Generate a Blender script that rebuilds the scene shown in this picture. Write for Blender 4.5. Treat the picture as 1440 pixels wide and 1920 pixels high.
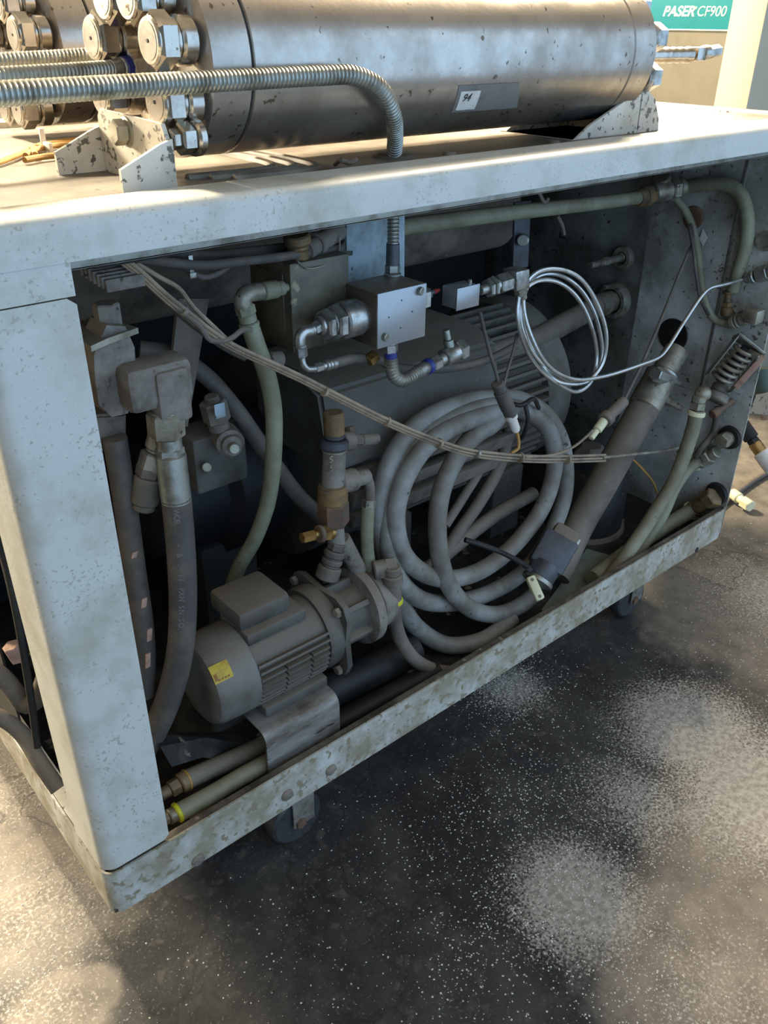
import bpy, bmesh, math, random
from mathutils import Vector, Matrix
random.seed(7)
S = bpy.context.scene
COL = S.collection
for o in list(bpy.data.objects): bpy.data.objects.remove(o)

# ------------------------------------------------------------------ camera
CAM = Vector((-0.24458, -0.94643, 1.48383))
RX = Vector((0.75885162, -0.65119988, 0.0091066))      # image right
RY = Vector((-0.31975014, -0.38471776, -0.86588227))   # image down
RZ = Vector((0.5673659, 0.65416433, -0.50016495))      # view direction
FP = 1596.16
cd = bpy.data.cameras.new('camera'); cam = bpy.data.objects.new('camera', cd); COL.objects.link(cam)
cd.sensor_fit = 'VERTICAL'; cd.sensor_height = 36; cd.lens = 36 * FP / 1920; cd.clip_start = 0.02
mw = Matrix((( RX.x, -RY.x, -RZ.x, CAM.x), (RX.y, -RY.y, -RZ.y, CAM.y), (RX.z, -RY.z, -RZ.z, CAM.z), (0, 0, 0, 1)))
cam.matrix_world = mw
S.camera = cam

# ------------------------------------------------------------------ light
S.view_settings.view_transform = 'Standard'; S.view_settings.look = 'None'
S.view_settings.gamma = 1; S.view_settings.use_curve_mapping = False
S.view_settings.exposure = 0.14
W = bpy.data.worlds.new('hall'); S.world = W; W.use_nodes = True
wn = W.node_tree; bg = wn.nodes['Background']
tc = wn.nodes.new('ShaderNodeTexCoord'); sp = wn.nodes.new('ShaderNodeSeparateXYZ')
mp = wn.nodes.new('ShaderNodeMapRange'); mp.inputs[1].default_value = -0.45; mp.inputs[2].default_value = 0.55
mx = wn.nodes.new('ShaderNodeMix'); mx.data_type = 'RGBA'
mx.inputs[6].default_value = (0.16, 0.21, 0.25, 1); mx.inputs[7].default_value = (0.82, 0.68, 0.48, 1)
wn.links.new(tc.outputs['Generated'], sp.inputs[0]); zy = wn.nodes.new('ShaderNodeMath'); zy.operation = 'MULTIPLY_ADD'; zy.inputs[1].default_value = 1.15
wn.links.new(sp.outputs['Z'], zy.inputs[0]); wn.links.new(sp.outputs['Y'], zy.inputs[2]); wn.links.new(zy.outputs[0], mp.inputs[0])
wn.links.new(mp.outputs[0], mx.inputs[0]); wn.links.new(mx.outputs[2], bg.inputs[0])
bg.inputs[1].default_value = 0.6

def area(name, loc, target, sx, sy, power, color):
    l = bpy.data.lights.new(name, 'AREA'); l.shape = 'RECTANGLE'; l.size = sx; l.size_y = sy
    l.energy = power; l.color = color
    o = bpy.data.objects.new(name, l); COL.objects.link(o); o.location = loc
    o.rotation_euler = (Vector(target) - Vector(loc)).to_track_quat('-Z', 'Y').to_euler()
    return o
area('hall_lamp', (0.15, 3.9, 4.9), (0.9, 0.2, 0.6), 0.55, 0.55, 900, (1.0, 0.84, 0.60))
area('aisle_lamp', (5.2, 1.9, 4.2), (2.4, -0.6, 0.0), 0.9, 0.9, 1650, (1.0, 0.81, 0.57))
area('side_lamp', (-1.9, 4.6, 2.5), (-0.1, 0.2, 0.8), 0.9, 0.9, 520, (1.0, 0.84, 0.60))
area('window_daylight', (2.6, -2.5, 1.85), (2.6, 0.3, 1.8), 8.6, 3.5, 145, (0.45, 0.69, 1.0))

# ------------------------------------------------------------------ helpers
def ray(x, y): return RX * ((x - 720) / FP) + RY * ((y - 960) / FP) + RZ
def P(x, y, Y):
    d = ray(x, y); return CAM + d * ((Y - CAM.y) / d.y)
def PX(x, y, X):
    d = ray(x, y); return CAM + d * ((X - CAM.x) / d.x)
def PZ(x, y, z):
    d = ray(x, y); return CAM + d * ((z - CAM.z) / d.z)
def PS(x, y, Y, r=0.0):
    """place at depth Y, but pull it clear of the end panel and of the tray floor when it is inside the cabinet"""
    d = ray(x, y); k = (Y - CAM.y) / d.y; q = CAM + d * k
    if q.x < 2.6 and q.z < 1.26 and Y > 0.0:
        if q.x > 1.858 - r: k = min(k, (1.858 - r - CAM.x) / d.x)
        if q.z < .2145 + r: k = min(k, (.2145 + r - CAM.z) / d.z)
    return CAM + d * k
def ppm(p): return FP / (Vector(p) - CAM).dot(RZ)      # photo pixels in a metre at that place

WORG = {}
def finish(name, bm, mat, parent=None, label=None, smooth=True, origin=None, ang=35):
    bmesh.ops.recalc_face_normals(bm, faces=bm.faces)
    me = bpy.data.meshes.new(name)
    org = WORG[parent] if parent is not None else None
    if org is None:
        if origin is None:
            vs = [v.co for v in bm.verts]
            origin = Vector((sum(v.x for v in vs) / len(vs), sum(v.y for v in vs) / len(vs), min(v.z for v in vs)))
        org = Vector(origin)
    bmesh.ops.translate(bm, verts=bm.verts, vec=-org)
    for f in bm.faces: f.smooth = smooth
    if smooth:
        a = math.radians(ang)
        for e in bm.edges:
            if len(e.link_faces) == 2 and e.calc_face_angle(0) > a: e.smooth = False
    bm.to_mesh(me); bm.free()
    if isinstance(mat, (list, tuple)):
        for m in mat: me.materials.append(m)
    else: me.materials.append(mat)
    o = bpy.data.objects.new(name, me); COL.objects.link(o)
    if parent is not None: o.parent = parent
    else: o.location = org
    WORG[o] = org
    if label: o['label'] = label
    return o
def tag(o, label, cat, group=None):
    o['label'] = label; o['category'] = cat
    if group: o['group'] = group
    return o
def thing(name, label, cat, loc, group=None):
    o = bpy.data.objects.new(name, None); COL.objects.link(o); o.location = loc; o.empty_display_size = 0.05
    WORG[o] = Vector(loc); tag(o, label, cat, group); return o
def struct(o): o['kind'] = 'structure'; return o

def frame(d):
    d = d.normalized(); u = Vector((0, 0, 1)) if abs(d.z) < 0.9 else Vector((0, 1, 0))
    a = u.cross(d).normalized(); return a, d.cross(a)
def ring(bm, c, a, b, r, n, ph=0):
    return [bm.verts.new(c + a * (r * math.cos(ph + 2 * math.pi * i / n)) + b * (r * math.sin(ph + 2 * math.pi * i / n))) for i in range(n)]
def bridge(bm, r0, r1):
    n = len(r0)
    for i in range(n): bm.faces.new((r0[i], r0[(i + 1) % n], r1[(i + 1) % n], r1[i]))
def spline(pts, step=0.008):
    P4 = [Vector(p) for p in pts]
    P4 = [P4[0] * 2 - P4[1]] + P4 + [P4[-1] * 2 - P4[-2]]
    out = []
    for i in range(1, len(P4) - 2):
        p0, p1, p2, p3 = P4[i - 1:i + 3]
        n = max(2, int((p2 - p1).length / step))
        # centripetal catmull-rom
        t0 = 0; t1 = t0 + max(1e-5, (p1 - p0).length ** .5); t2 = t1 + max(1e-5, (p2 - p1).length ** .5); t3 = t2 + max(1e-5, (p3 - p2).length ** .5)
        for k in range(n):
            t = t1 + (t2 - t1) * k / n
            A1 = p0 * ((t1 - t) / (t1 - t0)) + p1 * ((t - t0) / (t1 - t0)); A2 = p1 * ((t2 - t) / (t2 - t1)) + p2 * ((t - t1) / (t2 - t1)); A3 = p2 * ((t3 - t) / (t3 - t2)) + p3 * ((t - t2) / (t3 - t2))
            B1 = A1 * ((t2 - t) / (t2 - t0)) + A2 * ((t - t0) / (t2 - t0)); B2 = A2 * ((t3 - t) / (t3 - t1)) + A3 * ((t - t1) / (t3 - t1))
            out.append(B1 * ((t2 - t) / (t2 - t1)) + B2 * ((t - t1) / (t2 - t1)))
    out.append(P4[-2]); return out
def add_tube(bm, pts, r, n=14, corr=0, caps=True, step=0.008, smooth=True):
    path = spline(pts, step) if smooth else [Vector(p) for p in pts]
    if corr:   # ribbed conduit: resample evenly, alternate the radius
        pitch = corr / 4; q = [path[0]]; acc = 0
        L = [0]
        for i in range(1, len(path)): L.append(L[-1] + (path[i] - path[i - 1]).length)
        m = int(L[-1] / pitch); q = []; j = 0
        for k in range(m + 1):
            s = k * pitch
            while j < len(L) - 2 and L[j + 1] < s: j += 1
            t = (s - L[j]) / max(1e-9, L[j + 1] - L[j]); q.append(path[j].lerp(path[j + 1], min(1, t)))
        path = q
    N = len(path)
    a, b = frame(path[1] - path[0]); prev = None; rings = []
    for i, p in enumerate(path):
        d = (path[min(i + 1, N - 1)] - path[max(i - 1, 0)]).normalized()
        a = (a - d * a.dot(d)).normalized(); b = d.cross(a)
        rr = r(i / (N - 1)) if callable(r) else r
        if corr: rr *= (1.0, 1.0, 0.965, 0.86)[i % 4]
        rings.append(ring(bm, p, a, b, rr, n))
    for i in range(N - 1): bridge(bm, rings[i], rings[i + 1])
    if caps: bm.faces.new(rings[0][::-1]); bm.faces.new(rings[-1])
    return bm
def add_lathe(bm, a, b, prof, n=24):
    """prof: list of (t, r[, sides]) along a->b; t in 0..1 of the length. A hex section is six sided and chamfered."""
    a = Vector(a); b = Vector(b); d = b - a; u, v = frame(d); prev = None
    for t, r in prof:
        k = ring(bm, a + d * t, u, v, max(r, 1e-5), n, math.pi / 6)
        if prev: bridge(bm, prev, k)
        else: bm.faces.new(k[::-1])
        prev = k
    bm.faces.new(prev)
def add_fit(bm, a, b, segs):
    """segs: (t0, t1, r, sides) - separate chamfered prisms along a->b"""
    a = Vector(a); b = Vector(b); L = (b - a).length
    for t0, t1, r, n in segs:
        c = min(r * 0.12, (t1 - t0) * L * 0.25) / L
        add_lathe(bm, a, b, [(t0, r * .86), (t0 + c, r), (t1 - c, r), (t1, r * .86)], 20 if n > 8 else n)
def add_box(bm, lo, hi, bev=0.0, seg=2):
    lo = Vector(lo); hi = Vector(hi)
    g = bmesh.ops.create_cube(bm, size=1)['verts']; c = (lo + hi) / 2; s = hi - lo
    for v in g: v.co = Vector((v.co.x * s.x, v.co.y * s.y, v.co.z * s.z)) + c
    if bev:
        es = list({e for v in g for e in v.link_edges})
        bmesh.ops.bevel(bm, geom=es, offset=min(bev, min(abs(s.x), abs(s.y), abs(s.z)) * .45), segments=seg, affect='EDGES', profile=0.5)
    return g
def add_obox(bm, c, ax, ay, az, bev=0.0):
    """oriented box: centre and three half-extent vectors"""
    b2 = bmesh.new(); g = bmesh.ops.create_cube(b2, size=2)['verts']
    s = (ax.length, ay.length, az.length)
    for v in g: v.co = Vector((v.co.x * s[0], v.co.y * s[1], v.co.z * s[2]))
    if bev: bmesh.ops.bevel(b2, geom=list(b2.edges), offset=min(bev, min(s) * .8), segments=2, affect='EDGES', profile=.5)
    m = Matrix((ax.normalized(), ay.normalized(), az.normalized())).transposed()
    for v in b2.verts: v.co = m @ v.co + Vector(c)
    merge(bm, b2)
def merge(bm, b2):
    me = bpy.data.meshes.new('tmp'); b2.to_mesh(me); b2.free(); bm.from_mesh(me); bpy.data.meshes.remove(me)
def add_plate(bm, pts, th, bev=0.0):
    """solid plate from a planar outline, thickened along th (Vector)"""
    th = Vector(th); f0 = [bm.verts.new(Vector(p)) for p in pts]; f1 = [bm.verts.new(Vector(p) + th) for p in pts]
    bm.faces.new(f0); bm.faces.new(f1[::-1])
    for i in range(len(pts)): bm.faces.new((f0[i], f1[i], f1[(i + 1) % len(pts)], f0[(i + 1) % len(pts)]))
def add_ribbon(bm, sec, x0, x1, th):
    """bent sheet: section points (y,z) swept along X with thickness th"""
    n = len(sec); nor = []
    for i in range(n):
        a = Vector(sec[max(i - 1, 0)]); b = Vector(sec[min(i + 1, n - 1)]); d = (b - a).normalized(); nor.append(Vector((-d.y, d.x)))
    rows = []
    for x in (x0, x1):
        rows.append([bm.verts.new((x, s[0], s[1])) for s in sec]); rows.append([bm.verts.new((x, s[0] + nr.x * th, s[1] + nr.y * th)) for s, nr in zip(sec, nor)])
    o0, i0, o1, i1 = rows
    for k in range(n - 1):
        bm.faces.new((o0[k], o0[k + 1], o1[k + 1], o1[k])); bm.faces.new((i0[k], i1[k], i1[k + 1], i0[k + 1]))
        bm.faces.new((o0[k], i0[k], i0[k + 1], o0[k + 1])); bm.faces.new((o1[k], o1[k + 1], i1[k + 1], i1[k]))
    bm.faces.new((o0[0], o1[0], i1[0], i0[0])); bm.faces.new((o0[-1], i0[-1], i1[-1], o1[-1]))
def arc(cx, cy, r, a0, a1, n=6):
    return [(cx + r * math.cos(math.radians(a0 + (a1 - a0) * i / n)), cy + r * math.sin(math.radians(a0 + (a1 - a0) * i / n))) for i in range(n + 1)]

# ------------------------------------------------------------------ materials
def lin(h):
    h = h.lstrip('#'); c = [int(h[i:i + 2], 16) / 255 for i in (0, 2, 4)]
    return tuple((v / 12.92 if v <= .04045 else ((v + .055) / 1.055) ** 2.4) for v in c) + (1,)
def mat(name, base, dirt=None, amt=0.45, scale=9.0, rough=0.6, metal=0.0, spots=None, spot_amt=0.6, spot_scale=60, bump=0.15, bscale=120, rough2=None, spec=None, stretch=None, dust=0.0):
    m = bpy.data.materials.new(name); m.use_nodes = True; nt = m.node_tree; b = nt.nodes['Principled BSDF']
    L = nt.links.new
    tcn = nt.nodes.new('ShaderNodeTexCoord'); co = tcn.outputs['Object']
    if stretch:
        mpn = nt.nodes.new('ShaderNodeMapping'); mpn.inputs['Scale'].default_value = stretch; L(co, mpn.inputs[0]); co = mpn.outputs[0]
    col = None
    n1 = nt.nodes.new('ShaderNodeTexNoise'); n1.inputs['Scale'].default_value = scale; n1.inputs['Detail'].default_value = 8; n1.inputs['Roughness'].default_value = .65; L(co, n1.inputs[0])
    if dirt:
        r = nt.nodes.new('ShaderNodeMapRange'); r.inputs[1].default_value = .72 - amt * .5; r.inputs[2].default_value = .9 - amt * .45; L(n1.outputs[0], r.inputs[0])
        x = nt.nodes.new('ShaderNodeMix'); x.data_type = 'RGBA'; x.inputs[6].default_value = lin(base); x.inputs[7].default_value = lin(dirt); L(r.outputs[0], x.inputs[0]); col = x.outputs[2]
        if rough2 is not None:
            q = nt.nodes.new('ShaderNodeMapRange'); q.inputs[3].default_value = rough; q.inputs[4].default_value = rough2; L(r.outputs[0], q.inputs[0]); L(q.outputs[0], b.inputs['Roughness'])
    if spots:
        n2 = nt.nodes.new('ShaderNodeTexNoise'); n2.inputs['Scale'].default_value = spot_scale; n2.inputs['Detail'].default_value = 3; L(co, n2.inputs[0])
        n3 = nt.nodes.new('ShaderNodeTexNoise'); n3.inputs['Scale'].default_value = scale * 1.7; n3.inputs['Detail'].default_value = 2; L(tcn.outputs['Object'], n3.inputs[0])
        ad = nt.nodes.new('ShaderNodeMath'); ad.operation = 'MULTIPLY_ADD'; ad.inputs[1].default_value = .35; L(n3.outputs[0], ad.inputs[0]); L(n2.outputs[0], ad.inputs[2])
        r2 = nt.nodes.new('ShaderNodeMapRange'); r2.inputs[1].default_value = .98 - spot_amt * .25; r2.inputs[2].default_value = 1.03 - spot_amt * .25; L(ad.outputs[0], r2.inputs[0])
        y = nt.nodes.new('ShaderNodeMix'); y.data_type = 'RGBA'; y.inputs[6].default_value = lin(base); y.inputs[7].default_value = lin(spots)
        if col is not None: L(col, y.inputs[6])
        L(r2.outputs[0], y.inputs[0]); col = y.outputs[2]
    if dust:   # settled dust on upward surfaces
        ge = nt.nodes.new('ShaderNodeNewGeometry'); sz = nt.nodes.new('ShaderNodeSeparateXYZ'); L(ge.outputs['Normal'], sz.inputs[0])
        dn = nt.nodes.new('ShaderNodeMath'); dn.operation = 'MULTIPLY_ADD'; dn.inputs[1].default_value = 1.6; L(n1.outputs[0], dn.inputs[0]); L(sz.outputs['Z'], dn.inputs[2])
        dr_ = nt.nodes.new('ShaderNodeMapRange'); dr_.inputs[1].default_value = .75; dr_.inputs[2].default_value = 1.75; dr_.inputs[4].default_value = dust; L(dn.outputs[0], dr_.inputs[0])
        z_ = nt.nodes.new('ShaderNodeMix'); z_.data_type = 'RGBA'; z_.inputs[6].default_value = lin(base); z_.inputs[7].default_value = lin('#8a7d6b')
        if col is not None: L(col, z_.inputs[6])
        L(dr_.outputs[0], z_.inputs[0]); col = z_.outputs[2]
    if col is not None: L(col, b.inputs['Base Color'])
    else: b.inputs['Base Color'].default_value = lin(base)
    if not (dirt and rough2 is not None): b.inputs['Roughness'].default_value = rough
    b.inputs['Metallic'].default_value = metal
    if spec is not None: b.inputs['Specular IOR Level'].default_value = spec
    if bump:
        nb = nt.nodes.new('ShaderNodeTexNoise'); nb.inputs['Scale'].default_value = bscale; nb.inputs['Detail'].default_value = 4; L(co, nb.inputs[0])
        bp = nt.nodes.new('ShaderNodeBump'); bp.inputs['Strength'].default_value = bump; bp.inputs['Distance'].default_value = .002; L(nb.outputs[0], bp.inputs['Height']); L(bp.outputs[0], b.inputs['Normal'])
    return m
M_paint = mat('machine_paint', '#c6c8c2', '#a8a797', .5, 6, .42, spots='#a9a89c', spot_amt=.72, spot_scale=190, bump=.05)
M_tray = mat('tray_paint', '#c3c5bf', '#938c78', .72, 12, .5, spots='#8b826c', spot_amt=.95, spot_scale=60, bump=.12)
M_bracket = mat('bracket_paint', '#cfc9bb', '#aba390', .5, 7, .5, spots='#5f5a50', spot_amt=.86, spot_scale=100, bump=.05)
M_deck = mat('deck_paint', '#8c8273', '#5b5245', .8, 5, .5, spots='#4c443a', spot_amt=.6, spot_scale=30, bump=.1)
M_wall = mat('inner_panel', '#d6dad6', '#85847a', .7, 3, .5, spots='#5b574d', spot_amt=.6, spot_scale=90, bump=.12)
M_shadewall = mat('shaded_panel', '#83857c', '#4d4b43', .7, 4, .5, spots='#2a2823', spot_amt=.6, spot_scale=60, bump=.12)  # darker panel colour, paints the shade deep in the cabinet
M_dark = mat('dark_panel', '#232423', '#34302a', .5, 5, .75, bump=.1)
M_pan = mat('tray_floor', '#4a4740', '#211f1c', .8, 9, .7, spots='#8a7f6c', spot_amt=.5, spot_scale=30, bump=.3)
M_cyl = mat('worn_steel', '#c4beb5', '#a0968a', .65, 6, .22, .85, spots='#6d6153', spot_amt=.5, spot_scale=70, bump=.05, rough2=.36)
M_nut = mat('nut_steel', '#c4beb4', '#a1998c', .5, 20, .26, 1.0, spots='#6b6254', spot_amt=.4, spot_scale=150, bump=.05)
M_chrome = mat('bright_fitting', '#b9bab6', '#77756c', .55, 28, .3, .85, bump=.05, rough2=.5)
M_block = mat('block_face', '#a3a8ac', '#8e9296', .3, 20, .32, .6, bump=.02)
M_blockside = mat('block_side', '#6b5f52', '#4b4239', .6, 20, .5, .5, bump=.1, dust=.6)
M_galv = mat('galvanised', '#a7aba4', '#77776c', .5, 25, .38, .75, bump=.05, dust=.4)
M_zinc = mat('grimy_zinc', '#9f9b8a', '#6f695a', .6, 22, .45, .45, spots='#3b362e', spot_amt=.5, spot_scale=90, dust=.4)
M_dustmetal = mat('dusty_metal', '#847e74', '#57514a', .6, 20, .7, .1, spots='#2d2924', spot_amt=.5, spot_scale=80, bump=.3, dust=.6)
M_motor = mat('motor_casting', '#565650', '#3a3935', .6, 16, .65, .0, spots='#6b675e', spot_amt=.4, spot_scale=90, bump=.3, dust=.55)
M_cowl = mat('motor_cowl', '#6f7069', '#57534a', .6, 12, .5, .1, spots='#2f2d28', spot_amt=.4, spot_scale=70, bump=.1, dust=.4)
M_cable = mat('grey_cable', '#8e908b', '#66625a', .65, 10, .55, spots='#3a342e', spot_amt=.4, spot_scale=80, bump=.15, dust=.35)
M_hose = mat('black_hose', '#4d4a46', '#675f54', .5, 12, .6, spots='#6e675c', spot_amt=.4, spot_scale=70, bump=.25, dust=.4)
M_green = mat('dusty_green_hose', '#8a8c74', '#68664f', .6, 9, .6, spots='#3e3b30', spot_amt=.35, spot_scale=60, bump=.15, dust=.4)
M_pipe = mat('dusty_pipe', '#746c60', '#46413a', .6, 9, .75, bump=.3, spots='#857b6b', spot_amt=.35, spot_scale=40, dust=.6)
M_tan = mat('tan_wire', '#9c8a72', '#5f5346', .55, 14, .6, spots='#b59a78', spot_amt=.4, spot_scale=60, dust=.4)
M_orange = mat('orange_wire', '#a8813f', '#7c5f30', .4, 14, .5)
M_black = mat('black_rubber', '#181817', '#2f2c28', .5, 15, .6, bump=.1)
M_tube = mat('steel_tube', '#c9cbc8', '#98968c', .4, 20, .28, .85)
M_brass = mat('brass', '#b08d55', '#74603c', .5, 30, .35, .8)
M_bronze = mat('old_bronze', '#8a6f49', '#4f4437', .6, 25, .6, .3, bump=.3, dust=.4)
M_rust = mat('rusty', '#71503a', '#4b4038', .6, 14, .8, bump=.3, dust=.4)
M_cream = mat('cream_plastic', '#d9d6b0', '#a8a488', .3, 30, .5)
M_bluegrey = mat('connector_shell', '#4b4f57', '#3c3b39', .55, 20, .45, .1, bump=.1)
M_yellow = mat('yellow_sticker', '#c3ab2c', '#a8842c', .6, 40, .5, bump=0)
M_yclamp = mat('yellow_clamp', '#c8c42a', '#8a8230', .4, 40, .5)
M_blue = mat('blue_tape', '#27347e', None, bump=0, rough=.4)
M_white = mat('white_label', '#d8d2c8', '#b9b1a6', .4, 60, .6, bump=0)
M_grey = mat('grey_label', '#77736d', '#66625c', .5, 30, .55, bump=0)
M_ink = mat('ink', '#3c3a38', None, bump=0, rough=.7)
M_print = mat('pale_print', '#72706b', None, bump=0, rough=.8)
M_red = mat('red_cap', '#8c2f2a', None, bump=0, rough=.5)
M_beige = mat('beige_cabinet', '#716d60', '#635f53', .4, 3, .6, bump=0)
M_teal = mat('teal_panel', '#167f8c', '#137682', .4, 5, .5, bump=0)
M_signw = mat('sign_lettering', '#cfe6d4', None, bump=0, rough=.6)
M_creamcol = mat('cream_column_paint', '#b8b09a', '#a59d88', .3, 4, .5, bump=0)
M_paleplate = mat('pale_plate', '#9fb0b8', '#6f7f80', .6, 14, .5, .2, spots='#4e554f', spot_amt=.5, spot_scale=50)
M_wood = mat('pinkish_scale', '#b89684', '#86695a', .5, 40, .8, bump=.4)

# ================================================================== floor
def floor_material():
    m = bpy.data.materials.new('dirty_concrete'); m.use_nodes = True; nt = m.node_tree; b = nt.nodes['Principled BSDF']; L = nt.links.new
    tcn = nt.nodes.new('ShaderNodeTexCoord'); co = tcn.outputs['Object']
    def noise(sc, det=6, rg=.6):
        n = nt.nodes.new('ShaderNodeTexNoise'); n.inputs['Scale'].default_value = sc; n.inputs['Detail'].default_value = det; n.inputs['Roughness'].default_value = rg; L(co, n.inputs[0]); return n.outputs[0]
    def mr(v, a, c, d=0., e=1.):
        n = nt.nodes.new('ShaderNodeMapRange'); n.inputs[1].default_value = a; n.inputs[2].default_value = c; n.inputs[3].default_value = d; n.inputs[4].default_value = e; L(v, n.inputs[0]); return n.outputs[0]
    def mth(op, a, c):
        n = nt.nodes.new('ShaderNodeMath'); n.operation = op
        for i, v in enumerate((a, c)):
            if isinstance(v, (int, float)): n.inputs[i].default_value = v
            else: L(v, n.inputs[i])
        return n.outputs[0]
    def mixc(f, a, c):
        n = nt.nodes.new('ShaderNodeMix'); n.data_type = 'RGBA'; L(f, n.inputs[0])
        for i, v in ((6, a), (7, c)):
            if isinstance(v, tuple): n.inputs[i].default_value = v
            else: L(v, n.inputs[i])
        return n.outputs[2]
    col = mixc(mr(noise(5, 8, .7), .42, .62), lin('#2b2c2d'), lin('#434340'))
    col = mixc(mr(noise(28, 4, .6), .56, .66), col, lin('#504d48'))
    col = mixc(mr(noise(2.2, 6, .7), .5, .62), col, lin('#202123'))
    def blob(c, r, soft=.5):
        vm = nt.nodes.new('ShaderNodeVectorMath'); vm.operation = 'DISTANCE'; L(co, vm.inputs[0]); vm.inputs[1].default_value = c
        d = mth('DIVIDE', vm.outputs['Value'], r)
        return mr(d, 1.0, 1.0 - soft)
    warp = noise(9, 7, .75)
    acc = None; brown = None
    for c, r, w in PATCH:
        k = mth('MULTIPLY', blob(c, r, .8), w); acc = k if acc is None else mth('MAXIMUM', acc, k)
    for c, r, w in BROWN_LIT:
        k = mth('MULTIPLY', blob(c, r, .6), w); brown = k if brown is None else mth('MAXIMUM', brown, k)
    fb = mr(mth('ADD', brown, mth('MULTIPLY', mth('SUBTRACT', warp, .5), 1.6)), .25, .7)
    col = mixc(fb, col, mixc(mr(noise(14, 6, .7), .4, .65), lin('#7d756a'), lin('#5c5750')))
    fine = noise(160, 3, .6)
    dens = mth('ADD', mth('MULTIPLY', acc, 1.0), mth('MULTIPLY', mth('SUBTRACT', warp, .5), .7))
    fp = mth('ADD', dens, mth('MULTIPLY', mth('SUBTRACT', fine, .5), 2.2))
    col = mixc(mr(fp, .28, .72), col, mixc(mr(noise(70, 4, .6), .4, .6), lin('#b3aea4'), lin('#8f8a80')))
    # hairline cracks
    vo = nt.nodes.new('ShaderNodeTexVoronoi'); vo.feature = 'DISTANCE_TO_EDGE'; vo.inputs['Scale'].default_value = .7
    mp_ = nt.nodes.new('ShaderNodeVectorMath'); mp_.operation = 'MULTIPLY_ADD'
    nv = nt.nodes.new('ShaderNodeTexNoise'); nv.inputs['Scale'].default_value = 3; nv.inputs['Detail'].default_value = 6; L(co, nv.inputs[0]); L(nv.outputs['Color'], mp_.inputs[0]); mp_.inputs[1].default_value = (.5, .5, .5); L(co, mp_.inputs[2]); L(mp_.outputs[0], vo.inputs[0])
    col = mixc(mr(vo.outputs['Distance'], .003, .0005, 0., .6), col, lin('#1d1c1b'))
    L(col, b.inputs['Base Color']); L(mr(warp, .3, .7, .45, .8), b.inputs['Roughness'])
    bp = nt.nodes.new('ShaderNodeBump'); bp.inputs['Strength'].default_value = .35; bp.inputs['Distance'].default_value = .004; L(noise(60, 8, .7), bp.inputs['Height']); L(bp.outputs[0], b.inputs['Normal'])
    return m
def v0(x, y): p = PZ(x, y, 0); return (p.x, p.y, 0)
PATCH = [(v0(1080, 1680), .19, 1.0), (v0(1300, 1370), .26, 1.0), (v0(1420, 1480), .32, .95), (v0(960, 1290), .14, .75), (v0(1200, 1500), .2, .6),
         (v0(90, 1700), .25, .35), (v0(60, 1880), .2, .3), (v0(1440, 1120), .3, .6), (v0(1340, 1850), .22, .35), (v0(20, 1480), .2, .35)]
BROWN_LIT = [(v0(1330, 1830), .30, 1.0), (v0(1450, 1650), .3, .9), (v0(1290, 1180), .2, .8), (v0(1440, 1150), .5, .9), (v0(40, 1620), .36, 1.1), (v0(170, 1860), .07, 1.3), (v0(110, 1900), .12, 1.1), (v0(1400, 900), .9, 1.0), (v0(0, 1450), .6, .8)]  # brown floor patches, also painting in the lit ground up to the shadow edge
bm = bmesh.new(); add_box(bm, (-7, -5, -.05), (11, 9, 0)); struct(finish('floor', bm, floor_material(), origin=(0, 0, 0), smooth=False))

# ================================================================== machine cabinet
cab = thing('machine_cabinet', 'large off-white steel pump cabinet with one open side, standing on castors on the dirty floor', 'machine cabinet', (0.9, 0.5, 0))
def loop_rr(x0, y0, x1, y1, r, n=6):
    return arc(x1 - r, y1 - r, r, 0, 90, n) + arc(x0 + r, y1 - r, r, 90, 180, n) + arc(x0 + r, y0 + r, r, 180, 270, n) + arc(x1 - r, y0 + r, r, 270, 360, n)
def wall_loop(bm, lo, li, z0, z1):
    A = [[bm.verts.new((p[0], p[1], z)) for p in l] for l in (lo, li) for z in (z0, z1)]
    o0, o1, i0, i1 = A; n = len(lo)
    for i in range(n):
        j = (i + 1) % n
        bm.faces.new((o0[i], o0[j], o1[j], o1[i])); bm.faces.new((i0[i], i1[i], i1[j], i0[j])); bm.faces.new((o1[i], o1[j], i1[j], i1[i])); bm.faces.new((o0[i], i0[i], i0[j], o0[j]))
bm = bmesh.new(); wall_loop(bm, loop_rr(0, 0, 1.866, 1.02, .022), loop_rr(.004, .004, 1.862, 1.016, .018), .205, .300)
tray = finish('base_tray', bm, M_tray, cab)
bm = bmesh.new(); add_box(bm, (.004, .004, .207), (1.862, 1.016, .213)); finish('tray_floor', bm, M_pan, cab, label='grimy brown tray floor')
bm = bmesh.new(); add_box(bm, (.02, .005, .2915), (1.85, .022, .2955), .001); finish('tray_flange', bm, mat('flange_grime', '#6d655b', '#3f3a33', .6, 14, .6, spots='#8f8474', bump=.2), cab, label='dirt-brown inner flange of the tray')
bm = bmesh.new(); add_box(bm, (.005, .02, .2935), (.034, 1.0, .2985), .001); finish('side_flange', bm, M_bracket, cab)
for (x, y) in ((538, 1490), (620, 1443), (371, 1612)):
    bm = bmesh.new(); p = P(x, y, 0); add_lathe(bm, p + Vector((0, .002, 0)), p + Vector((0, -.006, 0)), [(0, .013), (.6, .012), (1, .007)], 16)
    add_box(bm, p + Vector((-.010, -.0068, -.001)), p + Vector((.010, -.0055, .001))); finish('screw', bm, M_dustmetal, cab, label='rusty slotted screw head')
bm = bmesh.new(); p = P(1306, 1031, 0); add_lathe(bm, p + Vector((0, .002, 0)), p + Vector((0, -.0012, 0)), [(0, .008), (1, .008)], 16); finish('screw_hole', bm, M_dark, cab)
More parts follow.
